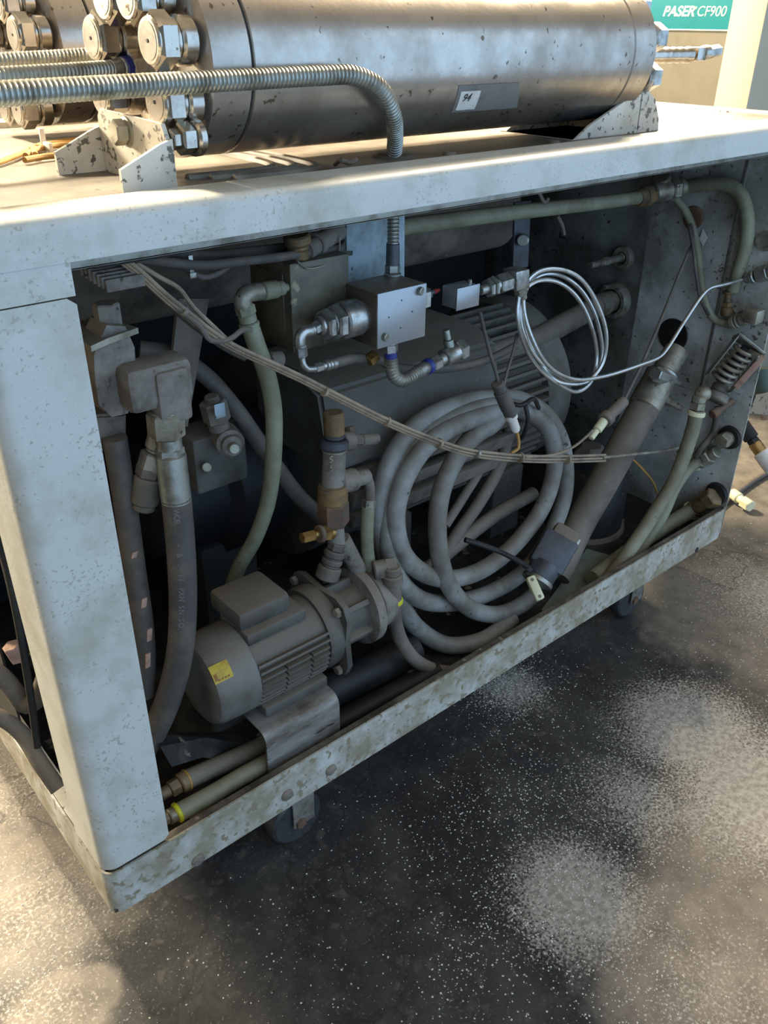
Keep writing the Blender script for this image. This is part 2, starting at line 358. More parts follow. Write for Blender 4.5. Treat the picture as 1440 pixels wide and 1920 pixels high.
# corner post : L sheet with a round outer corner
def L_sheet(bm, x0, y0, x1, y1, r, th, z0, z1, clip=0):
    out = [(x1, y0), (x1 - .010, y0)] + arc(x0 + r, y0 + r, r, 270, 180, 8) + [(x0, y1)]
    inn = [(x1, y0 + th), (x1 - .010, y0 + th)] + arc(x0 + r, y0 + r, r - th, 270, 180, 8) + [(x0 + th, y1)]
    n = len(out); A = [[bm.verts.new((p[0], p[1], z)) for p in l] for l in (out, inn) for z in (z0, z1)]
    o0, o1, i0, i1 = A
    if clip:
        for k in (o0[0], i0[0]): k.co.z += clip
        for k in (o1[0], i1[0]): k.co.z -= clip
    for i in range(n - 1):
        bm.faces.new((o0[i], o0[i + 1], o1[i + 1], o1[i])); bm.faces.new((i0[i], i1[i], i1[i + 1], i0[i + 1])); bm.faces.new((o1[i], o1[i + 1], i1[i + 1], i1[i])); bm.faces.new((o0[i], i0[i], i0[i + 1], o0[i + 1]))
    for a in (0, n - 1): bm.faces.new((o0[a], o1[a], i1[a], i0[a]))
bm = bmesh.new()
xs = .1125; r = .024
def post_z(x): return (.312, 1.209)
L_sheet(bm, 0.0, -.002, xs, .112, r, .003, .312, 1.211, .008)
finish('corner_post', bm, M_paint, cab, ang=25)
bm = bmesh.new(); L_sheet(bm, .012, .010, .107, .10, .012, .003, .213, 1.26); finish('inner_post', bm, M_zinc, cab, label='grimy inner upright behind the post')
bm = bmesh.new(); sec = [(-.001, 1.213), (-.003, 1.216), (-.003, 1.2475), (.0, 1.2525)]
L_sheet(bm, -.002, -.003, xs, .115, .024, .003, 1.213, 1.2525); finish('corner_gusset', bm, M_paint, cab, ang=25)
# top rails with rounded upper edge
def rail_sec(y0, z0, z1, r, depth, back): return [(y0, z0)] + arc(y0 + r, z1 - r, r, 180, 90, 8) + [(y0 + depth, z1), (y0 + depth + .004, z1 - back)]
bm = bmesh.new(); add_ribbon(bm, [(y, z) for y, z in rail_sec(-.005, 1.2505, 1.300, .016, .085, .024)], -.004, 2.0, -.003); finish('front_rail', bm, M_paint, cab, ang=28)
bm = bmesh.new(); add_ribbon(bm, [(1.02 - y, z) for y, z in rail_sec(.0, 1.2505, 1.300, .014, .085, .024)], -.004, 2.0, -.003); finish('rear_rail', bm, M_bracket, cab, ang=28)
bm = bmesh.new(); add_box(bm, (-.004, .078, 1.25), (.07, .94, 1.2985), .008); finish('side_rail', bm, M_bracket, cab)
bm = bmesh.new(); add_box(bm, (1.925, .078, 1.25), (2.0, .94, 1.2985), .008); finish('side_rail', bm, M_bracket, cab)
bm = bmesh.new(); add_box(bm, (.113, .010, 1.2375), (1.86, .013, 1.2925), .0008); add_box(bm, (.113, .010, 1.2375), (1.86, .024, 1.2400), .0005)
finish('inner_rail', bm, M_galv, cab, label='grimy grey inner rail below the top rail')
# deck with pressed ridges
bm = bmesh.new(); add_box(bm, (.06, .075, 1.288), (1.93, .945, 1.2925))
for i, x in enumerate((.52, .545, .57)):
    add_tube(bm, [(x, .56, 1.2925), (x, .20 - i * .02, 1.2925), (x - .03, .17 - i * .02, 1.2925), (x - .16, .17 - i * .02, 1.2925)], .007, 8, step=.01)
finish('top_deck', bm, M_deck, cab)
for px_, py_ in ((843, 290), (1038, 268)):
    bm = bmesh.new(); p = PZ(px_, py_, 1.2925); add_lathe(bm, p, p + Vector((0, 0, .005)), [(0, .013), (1, .010)], 16); finish('rivet', bm, M_deck, cab)
# walls inside
bm = bmesh.new(); add_box(bm, (1.86, .004, .213), (1.864, 1.0, 1.272)); finish('end_panel', bm, M_wall, cab)
bm = bmesh.new(); add_box(bm, (1.8565, .392, .214), (1.8602, .984, 1.268), .0015); finish('shade_sheet', bm, M_shadewall, cab, label='darker sheet painting in the shade on the rear half of the end panel')  # light falling off towards the rear is put into this darker sheet
bm = bmesh.new(); add_box(bm, (1.8565, .147, .35), (1.8605, .155, 1.255), .001); add_box(bm, (1.852, .11, 1.236), (1.861, .34, 1.272), .001); finish('panel_seam', bm, M_galv, cab, label='pale seam strip on the end panel')
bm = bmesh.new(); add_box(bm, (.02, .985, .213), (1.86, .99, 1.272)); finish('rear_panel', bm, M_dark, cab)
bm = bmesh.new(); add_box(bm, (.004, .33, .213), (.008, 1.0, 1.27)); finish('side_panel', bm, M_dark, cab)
# castors
M_tyre = mat('castor_tyre', '#3c3e40', '#2c2b2a', .6, 20, .5, spots='#7b7d7c', spot_amt=.3, bump=.3)
for (x, y, yy) in ((575, 1590, .055), (1193, 1163, .06)):
    p = PZ(x, y, 0.0); c = Vector((p.x, p.y + .045, .062))
    bm = bmesh.new(); add_lathe(bm, c + Vector((0, -.02, 0)), c + Vector((0, .02, 0)), [(0, .045), (.0, .054), (.12, .060), (.3, .062), (.7, .062), (.88, .060), (1, .054), (1, .045)], 40)
    cw = finish('castor', bm, M_tyre, cab, label='worn grey castor wheel')
    bm = bmesh.new()
    for s in (-1, 1): add_obox(bm, c + Vector((0.01, s * .026, .035)), Vector((.026, 0, 0)), Vector((0, .002, 0)), Vector((.0, 0, .045)), .001)
    add_box(bm, c + Vector((-.035, -.035, .076)), c + Vector((.055, .035, .082)), .002); add_lathe(bm, c + Vector((0.01, 0, .082)), c + Vector((0.01, 0, .143)), [(0, .035), (.5, .03), (1, .03)], 20)
    finish('castor_fork', bm, M_dustmetal, cw)
    bm = bmesh.new(); add_lathe(bm, c + Vector((0, -.034, 0)), c + Vector((0, .034, 0)), [(0, .012), (1, .012)], 6); finish('axle', bm, M_rust, cw)

# ================================================================== pressure cylinders on the deck
def pressure_cylinder(name, label, yc, zc, x0, x1, R=.118, s0=.068, s1=.078, nuts=8, plate=True):
    t = thing(name, label, 'pressure cylinder', ((x0 + x1) / 2, yc, zc - R))
    A = Vector((x0, yc, zc)); L = x1 - x0
    def lathe_x(a, b, prof, nm, m, lab=None, n=72):
        bm = bmesh.new(); add_lathe(bm, (a, yc, zc), (b, yc, zc), prof, n); return finish(nm, bm, m, t, label=lab)
    lathe_x(x0 + s0 + .0015, x1 - s1 - .0015, [(0, R - .004), (.002, R), (.998, R), (1, R - .004)], 'barrel', M_cyl)
    lathe_x(x0, x0 + s0, [(0, R - .03), (0, R - .012), (.12, R), (.95, R), (1, R - .004)], 'end_cap', M_cyl)
    lathe_x(x1 - s1, x1, [(0, R - .004), (.04, R), (.85, R), (1, R - .012), (1, R - .04)], 'end_cap', M_cyl)
    lathe_x(x0 + s0 - .001, x0 + s0 + .0025, [(0, R - .0035), (1, R - .0035)], 'seam_ring', M_dark, 'dark seam between cap and barrel')
    lathe_x(x1 - s1 - .0025, x1 - s1 + .001, [(0, R - .0035), (1, R - .0035)], 'seam_ring', M_dark)
    for k in range(nuts):
        a = math.radians(360 / nuts * k + 22.5); c = Vector((x0, yc - .004 + .088 * math.cos(a), zc - .006 + .088 * math.sin(a)))
        if k in (5, 6) and plate: continue
        bm = bmesh.new()
        d = Vector((-1, 0, 0))
        add_fit(bm, c + d * .003, c - d * -.055 if False else c + d * .058, [(0, .42, .029, 24), (.42, .55, .026, 24), (.50, .99, .0335, 6)])
        # ring and disc on the face
        add_lathe(bm, c + d * .056, c + d * .0605, [(0, .0275), (.4, .0275), (1, .0255)], 28)
        n = finish('tie_nut', bm, M_nut, t)
        bm = bmesh.new(); add_lathe(bm, c + d * .060, c + d * .0612, [(0, .0215), (1, .0215)], 28); finish('nut_disc', bm, M_cyl, n)
        bm = bmesh.new(); add_lathe(bm, c + d * .061, c + d * .0622, [(0, .0022), (1, .0022)], 10); finish('centre_hole', bm, M_ink, n)
        if k in (2, 3, 4, 5, 6):
            c2 = Vector((x1, c.y, c.z)); bm = bmesh.new(); add_fit(bm, c2 - Vector((.003, 0, 0)), c2 + Vector((.040, 0, 0)), [(0, .3, .027, 20), (.3, 1, .026, 6)]); finish('tie_nut', bm, M_chrome, t)
    return t
cyl = pressure_cylinder('pressure_cylinder', 'large worn steel pressure cylinder along the deck front, bearing a numbered sticker', .222, 1.432, .368, 1.345)
cyl2 = pressure_cylinder('pressure_cylinder', 'rear steel pressure cylinder at upper left, behind the front cylinder', .76, 1.43, .40, 1.345, plate=False)
# dark plate and numbered sticker wrapped on the barrel
def wrap_patch(bm, yc, zc, R, x0, x1, t0, t1, off, sk0=0, sk1=0):
    n = 10; rows = []
    for i in range(n + 1):
        a = math.radians(t0 + (t1 - t0) * i / n); s = i / n
        rows.append([(bm.verts.new((x0 + sk0 * s, yc - (R + o) * math.cos(a), zc + (R + o) * math.sin(a))), bm.verts.new((x1 + sk1 * s, yc - (R + o) * math.cos(a), zc + (R + o) * math.sin(a)))) for o in (-.001, off)])
    for i in range(n):
        for k in (0, 1): bm.faces.new((rows[i][k][0], rows[i][k][1], rows[i + 1][k][1], rows[i + 1][k][0]))
        bm.faces.new((rows[i][0][0], rows[i + 1][0][0], rows[i + 1][1][0], rows[i][1][0])); bm.faces.new((rows[i][0][1], rows[i][1][1], rows[i + 1][1][1], rows[i + 1][0][1]))
def cyl_pt(px_, py_, R, yc, zc):
    d = ray(px_, py_); o = CAM
    a = d.y ** 2 + d.z ** 2; b = 2 * ((o.y - yc) * d.y + (o.z - zc) * d.z); c = (o.y - yc) ** 2 + (o.z - zc) ** 2 - R * R
    k = (-b - math.sqrt(max(0, b * b - 4 * a * c))) / (2 * a); p = o + d * k
    return p.x, math.degrees(math.atan2(p.z - zc, -(p.y - yc)))
YC, ZC, RC = .222, 1.432, .118
a = cyl_pt(860, 160, RC, YC, ZC); b = cyl_pt(850, 203, RC, YC, ZC); c = cyl_pt(972, 156, RC, YC, ZC); d = cyl_pt(976, 190, RC, YC, ZC)
bm = bmesh.new(); wrap_patch(bm, YC, ZC, RC, b[0], d[0], b[1] - 4, a[1], .0008, a[0] - b[0], c[0] - d[0])
pl = finish('name_plate', bm, M_grey, cyl, label='dark grey curved label plate')
a = cyl_pt(864, 171, RC, YC, ZC); b = cyl_pt(853, 206, RC, YC, ZC); c = cyl_pt(901, 169, RC, YC, ZC); d = cyl_pt(888, 204, RC, YC, ZC)
bm = bmesh.new(); wrap_patch(bm, YC, ZC, RC, b[0], d[0], b[1], a[1], .0014, a[0] - b[0], c[0] - d[0])
st = finish('number_sticker', bm, M_white, pl, label='small white sticker reading 94')
def text_bm(s, size, bold=0.0, shear=0.0, extr=.0006):
    cu = bpy.data.curves.new('txt', 'FONT'); cu.body = s; cu.size = size; cu.offset = bold; cu.shear = shear; cu.extrude = extr; cu.align_x = 'CENTER'; cu.align_y = 'CENTER'
    o = bpy.data.objects.new('txt', cu); COL.objects.link(o); bpy.context.view_layer.update()
    me = o.to_mesh(); bm = bmesh.new(); bm.from_mesh(me); o.to_mesh_clear(); bpy.data.objects.remove(o); bpy.data.curves.remove(cu); return bm
def put_text(bm, c, xax, yax):
    xax = Vector(xax).normalized(); yax = Vector(yax); yax = (yax - xax * yax.dot(xax)).normalized(); z = xax.cross(yax)
    m = Matrix((xax, yax, z)).transposed()
    for v in bm.verts: v.co = m @ v.co + Vector(c)
    return bm
q = cyl_pt(875, 184, RC + .002, YC, ZC); an = math.radians(q[1])
nrm = Vector((0, -math.cos(an), math.sin(an)))
bm = put_text(text_bm('94', .018, .0, .2), Vector((q[0], YC, ZC)) + nrm * (RC + .0016), (1, 0, 0), (0, math.sin(an), math.cos(an))); finish('lettering', bm, M_ink, pl, smooth=False)
# high-pressure outlet at the far end
ot = thing('outlet_fitting', 'threaded steel outlet with a bright bolt at the far end of the front cylinder', 'outlet fitting', P(1245, 105, .20))
bm = bmesh.new(); a = Vector((1.345, .20, 1.427)); add_lathe(bm, a, P(1292, 103, .19), [(0, .016)] + [(i / 20, .016 if i % 2 else .0135) for i in range(1, 20)] + [(1, .016)], 20); finish('threaded_stem', bm, M_nut, ot)
bm = bmesh.new(); c = P(1305, 101, .19); add_obox(bm, c, Vector((.017, 0, 0)), Vector((0, .016, 0)), Vector((0, 0, .013)), .003); finish('elbow_block', bm, M_nut, ot)
bm = bmesh.new(); add_fit(bm, P(1316, 100, .185), P(1347, 95, .182), [(0, .3, .015, 20), (.3, 1, .013, 6)]); finish('bolt', bm, M_chrome, ot)

# brackets carrying the cylinder
br = thing('cylinder_bracket', 'white speckled gusset bracket with a hex bolt under the near end of the front cylinder', 'bracket', (.30, .22, 1.2925))
xw = PZ(325, 356, 1.2925).x
yf = PZ(325, 356, 1.2925).y
yr = yf + .20
def zat(px_, py_): return PX(px_, py_, xw)
tl = zat(184, 203); tr = zat(301, 232); mr_ = zat(320, 262)
bm = bmesh.new(); add_plate(bm, [(xw, yf + .0062, 1.2925), (xw, yf + .0062, mr_.z), (xw, tr.y, tr.z), (xw, yr - .01, tl.z), (xw, yr, tl.z - .01), (xw, yr, 1.2925)], (.006, 0, 0)); finish('web', bm, M_bracket, br, smooth=False)
fl = PZ(238, 366, 1.2925).x
def wing(y, lab=None):
    bm = bmesh.new(); add_plate(bm, [(xw + .0065, y, 1.2925), (xw + .0065, y, mr_.z), (xw - .012, y, mr_.z - .006), (fl - .004, y, 1.322), (fl - .004, y, 1.2925)], (0, .006 if y < .2 else -.006, 0)); finish('gusset', bm, M_bracket, br, smooth=False)
wing(yf); wing(yr + .0065)
b0 = PX(238, 247, xw)
bm = bmesh.new(); add_fit(bm, b0 + Vector((.001, 0, 0)), b0 + Vector((-.020, 0, 0)), [(0, .2, .019, 24), (.2, 1, .0165, 6)]); finish('bolt', bm, M_zinc, br)
b1 = P(318, 262, .115)
bm = bmesh.new(); add_fit(bm, b1, b1 + Vector((.045, 0.004, 0)), [(0, .25, .013, 6), (.25, .7, .020, 6), (.7, 1, .023, 20)]); finish('bolt', bm, M_nut, br)
br2 = thing('cylinder_bracket', 'rounded pale grey support bracket under the far end of the front cylinder', 'bracket', (1.30, .24, 1.2925))
for y in (.135, .31):
    bm = bmesh.new(); add_plate(bm, [(1.16, y, 1.2925), (1.20, y, 1.315), (1.30, y, 1.352), (1.375, y, 1.368), (1.402, y, 1.352), (1.425, y, 1.315), (1.43, y, 1.2925)], (0, .006, 0)); finish('gusset', bm, M_bracket, br2, smooth=False)
bm = bmesh.new(); add_box(bm, (1.352, .135, 1.2925), (1.358, .316, 1.372), .001); add_box(bm, (1.15, .135, 1.2925), (1.43, .316, 1.279), .001); finish('web', bm, M_bracket, br2)
bm = bmesh.new(); add_lathe(bm, (1.345, .17, 1.34), (1.385, .17, 1.34), [(0, .016), (.6, .016), (1, .012)], 20); finish('bolt', bm, M_nut, br2)

# ================================================================== background
bc = thing('control_cabinet', 'beige control cabinet with a teal name panel, in the background at top right', 'cabinet', (4.4, 1.9, 0))
bm = bmesh.new(); add_box(bm, (4.0, .9, 0), (5.0, 2.9, 2.2), .01); finish('body', bm, M_beige, bc)
bm = bmesh.new(); add_box(bm, (3.992, 1.455, 1.4600), (4.0, 2.6, 1.90), .002); pn = finish('name_panel', bm, M_teal, bc, label='teal panel lettered PASER CF900')
bm = bmesh.new(); add_box(bm, (3.990, 1.455, 1.4545), (4.0, 2.6, 1.4600)); finish('panel_edge', bm, M_signw, pn)
a = PX(1243, 22, 3.991); b = PX(1302, 22, 3.991); c = PX(1361, 22, 3.991); h = (PX(1300, 12, 3.991).z - PX(1300, 32, 3.991).z) * 1.36
bm = text_bm('PASER', h, .0016, .25, .001); w = max(v.co.x for v in bm.verts) - min(v.co.x for v in bm.verts); k = abs(a.y - b.y) / w
for v in bm.verts: v.co.x *= k
merge_ = put_text(bm, (3.991, (a.y + b.y) / 2, (a.z + b.z) / 2), (0, -1, 0), (0, 0, 1)); finish('lettering', merge_, M_signw, pn, smooth=False)
bm = text_bm('CF900', h, 0, .15, .001); w = max(v.co.x for v in bm.verts) - min(v.co.x for v in bm.verts); k = abs(c.y - PX(1307, 22, 3.991).y) / w
for v in bm.verts: v.co.x *= k
finish('lettering', put_text(bm, (3.991, (c.y + PX(1307, 22, 3.991).y) / 2, (b.z + c.z) / 2), (0, -1, 0), (0, 0, 1)), M_signw, pn, smooth=False)
bm = text_bm('®', h * .26, 0, 0, .001); finish('lettering', put_text(bm, (3.991, PX(1305, 15, 3.991).y, PX(1305, 15, 3.991).z), (0, -1, 0), (0, 0, 1)), M_signw, pn, smooth=False)
p0 = PX(1398, 212, 3.0)
bm = bmesh.new(); add_box(bm, (3.0, p0.y, 0), (3.9, p0.y + .135, 2.6), .006)
tag(finish('column', bm, M_creamcol), 'cream square steel column beside the teal-lettered cabinet at top right', 'column')
bm = bmesh.new(); p1 = PX(1460, 250, 3.05); add_box(bm, (4.2, -.6, 0), (5.2, p0.y - .05, 1.6), .01)
tag(finish('tool_cabinet', bm, mat('slate_blue', '#4d6a80', '#3f5668', .4, 4, .5, bump=0)), 'slate blue cabinet partly seen right of the cream column', 'cabinet')

# ================================================================== builders working from photo positions
def pts3(l, r=0.0): return [PS(*q, r) for q in l]
def rad(l, w):
    m = l[len(l) // 2]; return w / 2 / ppm(P(*m))
def tube(name, pts, w, m, label=None, cat=None, group=None, parent=None, corr=0, n=14, taper=None):
    bm = bmesh.new(); r = rad(pts, w)
    add_tube(bm, pts3(pts, r + .003), (lambda t: r * taper(t)) if taper else r, n, corr=corr)
    o = finish(name, bm, m, parent, label if parent is not None else None)
    if parent is None: tag(o, label, cat, group)
    return o
def fit(name, a, b, segs, m, label=None, cat=None, parent=None, group=None):
    """fitting from photo position a to b; segs radii in photo pixels"""
    rm_ = max(q[2] for q in segs) / 900
    A = PS(*a, rm_) if len(a) == 3 and abs(a[0]) > 5 else Vector(a); B = PS(*b, rm_) if len(b) == 3 and abs(b[0]) > 5 else Vector(b)
    k = 1 / ppm((A + B) / 2); bm = bmesh.new(); add_fit(bm, A, B, [(s[0], s[1], s[2] * k, s[3]) for s in segs])
    o = finish(name, bm, m, parent, label if parent is not None else None)
    if parent is None: tag(o, label, cat, group)
    return o
def group_thing(name, label, cat, at, group=None): return thing(name, label, cat, P(*at), group)

# ------------------------------------------------------------------ flexible steel conduits above the deck
cA = group_thing('steel_conduit', 'ribbed steel conduit crossing in front of the cylinder and bending down into the deck', 'conduit', (738, 293, .16))
tube('hose_body', [(-160, 186, .03), (-60, 180, .04), (100, 170, .05), (300, 158, .07), (480, 148, .08), (600, 142, .078), (665, 142, .075), (712, 166, .075), (735, 208, .09), (741, 250, .125), (739, 291, .158)], 36, M_galv, parent=cA, corr=.0062, n=18)
bm = bmesh.new(); p = P(739, 293, .16); p = PZ(739, 293, 1.2925); add_lathe(bm, p, p + Vector((0, 0, .006)), [(0, .034), (.6, .034), (1, .028)], 28); finish('deck_grommet', bm, M_deck, cA)
p2 = Vector((p.x, p.y, 0))
tube('steel_conduit', [(-120, 152, .20), (0, 143, .22), (110, 136, .24), (208, 129, .27)], 32, M_galv, 'middle ribbed steel conduit at upper left, ending in a blue-taped fitting', 'conduit', corr=.0062, n=18)
tube('steel_conduit', [(-120, 126, .40), (0, 113, .41), (100, 107, .42), (182, 101, .43)], 25, M_galv, 'thinner rear ribbed steel conduit at upper left behind the hex nuts', 'conduit', corr=.0062, n=18)
cf = group_thing('conduit_fitting', 'grimy steel connector with blue tape where the middle conduit meets the hex nuts', 'fitting', (240, 125, .28))
fit('collar', (206, 129, .27), (244, 124, .28), [(0, .5, 15, 20), (.5, 1, 18, 20)], M_chrome, parent=cf)
fit('tape', (228, 127, .275), (243, 124, .28), [(0, 1, 19, 20)], M_blue, 'blue tape', parent=cf)
fit('hex_body', (242, 124, .28), (300, 116, .285), [(0, .45, 24, 6), (.45, 1, 20, 20)], M_nut, parent=cf)

# tan wires tied together on the deck
wr = group_thing('wire_bundle', 'yellow-tan wires tied in a loose loop on the deck at upper left', 'wires', (90, 285, .45))
zd = 1.279
def deckpt(x, y, dz=0): return PZ(x, y, 1.2925 + .006 + dz)
for k, l in enumerate([[(-60, 318), (0, 303), (60, 280), (100, 268), (150, 262), (200, 262)], [(46, 300), (80, 294), (120, 290), (170, 284)], [(48, 292), (70, 280), (110, 272), (150, 270)], [(66, 290), (66, 276), (90, 270), (130, 268), (180, 268)]]):
    bm = bmesh.new(); add_tube(bm, [deckpt(x, y, .001 * k) for x, y in l], .0045, 10); finish('wire', bm, M_orange, wr)
bm = bmesh.new(); p = deckpt(88, 275, .004); add_obox(bm, p, Vector((.003, 0, 0)), Vector((0, .018, 0)), Vector((0, 0, .007)), .001); add_obox(bm, p + Vector((0, .012, .014)), Vector((.004, 0, 0)), Vector((0, .003, 0)), Vector((0, 0, .012)), .001); finish('cable_tie', bm, M_white, wr)
bm = bmesh.new(); add_tube(bm, [deckpt(628, 308, .0), deckpt(640, 300, .012), deckpt(655, 306, .004), deckpt(668, 300, .004)], .0035, 8); tag(finish('wire_offcut', bm, M_deck), 'short dull scrap of wire on the deck by the bent conduit', 'wire')

# ------------------------------------------------------------------ inside, top : conduit and shiny valve block
vb = group_thing('valve_block', 'shiny square steel valve block with two corner bolts, hanging in the middle of the opening', 'valve block', (750, 650, .14))
BF = .10
Lx = P(706, 600, BF).x; Rx = P(796, 590, BF).x; tz = P(750, 541, BF).z; bz = P(750, 642, BF).z
bm = bmesh.new(); add_box(bm, (Lx, BF, bz), (Rx, BF + .085, tz), .0015); finish('body', bm, M_blockside, vb, label='brown-stained block body')
bm = bmesh.new(); add_box(bm, (Lx, BF - .003, bz), (Rx, BF + .0005, tz), .001); fp_ = finish('face_plate', bm, M_block, vb)
for x, y in ((786, 545), (720, 631)):
    fit('bolt', (x, y, BF - .002), tuple(P(x, y, BF) + Vector((0, -.008, 0))), [(0, 1, 8, 20)], M_galv, parent=vb)
for x, y in ((753, 563), (773, 584), (729, 595), (751, 615)):
    bm = bmesh.new(); q = P(x, y, BF - .003); add_lathe(bm, q, q + Vector((0, -.0006, 0)), [(0, .0014), (1, .0014)], 8); finish('pin_hole', bm, M_ink, fp_)
vx, vz = (Lx + Rx) / 2, (tz + bz) / 2
vy = BF + .042
def axp(x, z=None, y=None): return Vector((x, vy if y is None else y, vz if z is None else z))
# right hand nut and red-tipped wire
bm = bmesh.new(); add_fit(bm, axp(Rx - .001, vz + .008), axp(Rx + .036, vz + .008), [(0, .2, .020, 24), (.2, 1, .026, 6)]); finish('hex_nut', bm, M_chrome, vb)
bm = bmesh.new(); add_fit(bm, axp(Rx + .035, vz + .010), axp(Rx + .052, vz + .010), [(0, 1, .0095, 6)]); add_lathe(bm, axp(Rx + .05, vz + .01), axp(Rx + .062, vz + .011), [(0, .004), (1, .004)], 10)
finish('sensor_tip', bm, [M_bluegrey], vb)
bm = bmesh.new(); add_lathe(bm, axp(Rx + .060, vz + .011), axp(Rx + .074, vz + .012), [(0, .005), (1, .003)], 10); finish('red_cap', bm, M_red, vb)
# left hand stepped cylinder and hexes
bm = bmesh.new(); add_lathe(bm, axp(Lx + .001), axp(Lx - .044), [(0, .027), (.15, .028), (.2, .031), (.93, .031), (1, .028)], 36); finish('relief_cylinder', bm, M_chrome, vb)
bm = bmesh.new(); add_fit(bm, axp(Lx - .043), axp(Lx - .088), [(0, .40, .030, 6), (.38, .52, .022, 20), (.5, .82, .026, 6), (.82, 1, .016, 20)]); finish('hex_nut', bm, M_chrome, vb)
bm = bmesh.new(); add_fit(bm, P(705, 665, .15) , P(690, 678, .15), [(0, 1, .012, 6)]); finish('drain_plug', bm, M_brass, vb)
# small elbow with thin tube
el = group_thing('elbow_fitting', 'small bright elbow fitting with a crimped hose end, left of the valve block', 'elbow fitting', (570, 640, .14))
A0 = axp(Lx - .087)
e1 = P(566, 628, vy)
bm = bmesh.new(); add_fit(bm, A0, P(578, 622, vy), [(0, .55, .011, 6), (.5, 1, .0095, 20)]); finish('hex_nut', bm, M_chrome, el)
bm = bmesh.new(); add_tube(bm, [P(582, 620, vy), P(570, 622, vy), P(563, 632, vy), P(563, 646, vy)], .0095, 14); finish('elbow', bm, M_chrome, el)
fit('hex_nut', (563, 644, vy), (566, 672, vy), [(0, .25, 12, 16), (.2, .9, 12, 6)], M_chrome, parent=el)
tube('tube', [(566, 668, vy), (568, 682, vy - .002), (576, 692, vy - .003), (592, 691, vy)], 13, M_chrome, parent=el)
fit('crimp_sleeve', (590, 691, vy), (628, 681, vy + .005), [(0, .35, 9, 6), (.35, .5, 8, 20), (.5, .62, 11, 20), (.64, .78, 11, 20), (.8, 1, 11, 20)], M_chrome, parent=el)
tube('black_hose', [(625, 682, vy + .005), (660, 673, vy + .01), (710, 676, vy + .03), (745, 690, .20), (800, 692, .21), (860, 688, .21), (920, 672, .22), (968, 648, .24)], 17, M_hose, 'thin black hose running right from the small bright elbow, below the valve block', 'hose')
# lower ribbed elbow
lc = group_thing('steel_conduit', 'short ribbed steel conduit bent into an elbow just below the valve block', 'conduit', (760, 710, .12))
fit('hex_nut', (731, 640, .12), (732, 660, .12), [(0, .2, 14, 20), (.15, 1, 15, 6)], M_chrome, parent=lc)
fit('tape', (732, 658, .12), (733, 674, .12), [(0, 1, 12, 20)], M_blue, 'blue-black tape', parent=lc)
tube('hose_body', [(733, 670, .12), (734, 688, .12), (740, 706, .12), (757, 713, .12), (775, 703, .122), (787, 695, .125)], 26, M_galv, parent=lc, corr=.0062, n=18)
fit('coupling', (784, 697, .125), (868, 653, .14), [(0, .16, 13, 20), (.16, .22, 12, 20), (.28, .45, 14, 6), (.45, .56, 12, 20), (.56, .84, 17, 20), (.84, 1, 21, 6)], M_chrome, parent=lc)
fit('tape', (799, 689, .128), (806, 685, .130), [(0, 1, 15, 20)], M_blue, 'blue tape', parent=lc)
fit('adapter', (846, 664, .138), (836, 618, .145), [(0, .6, 10, 16), (.6, 1, 7, 16)], M_galv, parent=lc)
# upper conduit through the deck
uc = group_thing('steel_conduit', 'vertical ribbed steel conduit entering the top of the valve block', 'conduit', (738, 530, .16))
bm = bmesh.new(); add_tube(bm, [p2 + Vector((0, 0, 1.268)), p2 + Vector((0, 0, 1.20)), p2 + Vector((0, 0, tz + .055))], .0105, 18, corr=.0062); finish('hose_body', bm, M_galv, uc)
bm = bmesh.new(); add_lathe(bm, p2 + Vector((0, 0, tz + .054)), p2 + Vector((0, 0, tz + .018)), [(0, .0115), (1, .012)], 20); finish('collar', bm, M_bluegrey, uc, label='dark taped collar')
bm = bmesh.new(); add_fit(bm, p2 + Vector((0, 0, tz + .020)), p2 + Vector((0, 0, tz - .001)), [(0, .7, .0135, 6), (.7, 1, .015, 20)]); finish('hex_nut', bm, M_galv, uc)

# pale hanging plate behind the conduit
bm = bmesh.new(); Yp = .225
o = [P(x, y, Yp) for x, y in ((650, 380), (759, 360), (758, 530), (752, 540), (706, 570), (668, 590), (640, 575), (640, 500), (651, 480), (661, 478), (661, 470), (650, 470))]
add_plate(bm, o, (0, .004, 0)); tag(finish('hanging_plate', bm, M_paleplate, smooth=False), 'pale blue-grey steel plate hanging behind the vertical conduit', 'plate')

# brown manifold
mf = group_thing('manifold', 'brown oil-stained manifold block with a brass tee on top, left of the pale plate', 'manifold', (590, 640, .2))
x0 = P(546, 560, .18).x; x1 = P(655, 540, .18).x; z1 = P(600, 485, .18).z; z0 = P(600, 650, .18).z
bm = bmesh.new(); add_box(bm, (x0, .18, z0), (x1, .30, z1), .003); add_box(bm, (x0 - .002, .20, z0 + .03), (x0 + .002, .28, z1 - .02), .001)
finish('body', bm, mat('oily_brown', '#625c4a', '#3a352a', .6, 9, .4, .2, spots='#837a5e', spot_amt=.4, spot_scale=30, bump=.1), mf)
fit('tee', (556, 440, .20), (565, 500, .20), [(0, .3, 26, 20), (.3, .45, 21, 20), (.45, .85, 18, 6), (.8, 1, 14, 20)], M_bronze, parent=mf)
fit('side_port', (575, 470, .20), (636, 432, .24), [(0, .25, 17, 20), (.25, .35, 22, 20), (.35, 1, 18, 20)], M_dustmetal, parent=mf)
tube('earth_wire', [(637, 445, .21), (636, 470, .205), (625, 488, .19), (600, 500, .178), (575, 503, .176), (558, 490, .175)], 3, M_zinc, parent=mf)
fit('side_plug', (505, 675, .20), (528, 672, .20), [(0, 1, 15, 20)], M_dustmetal, parent=mf)

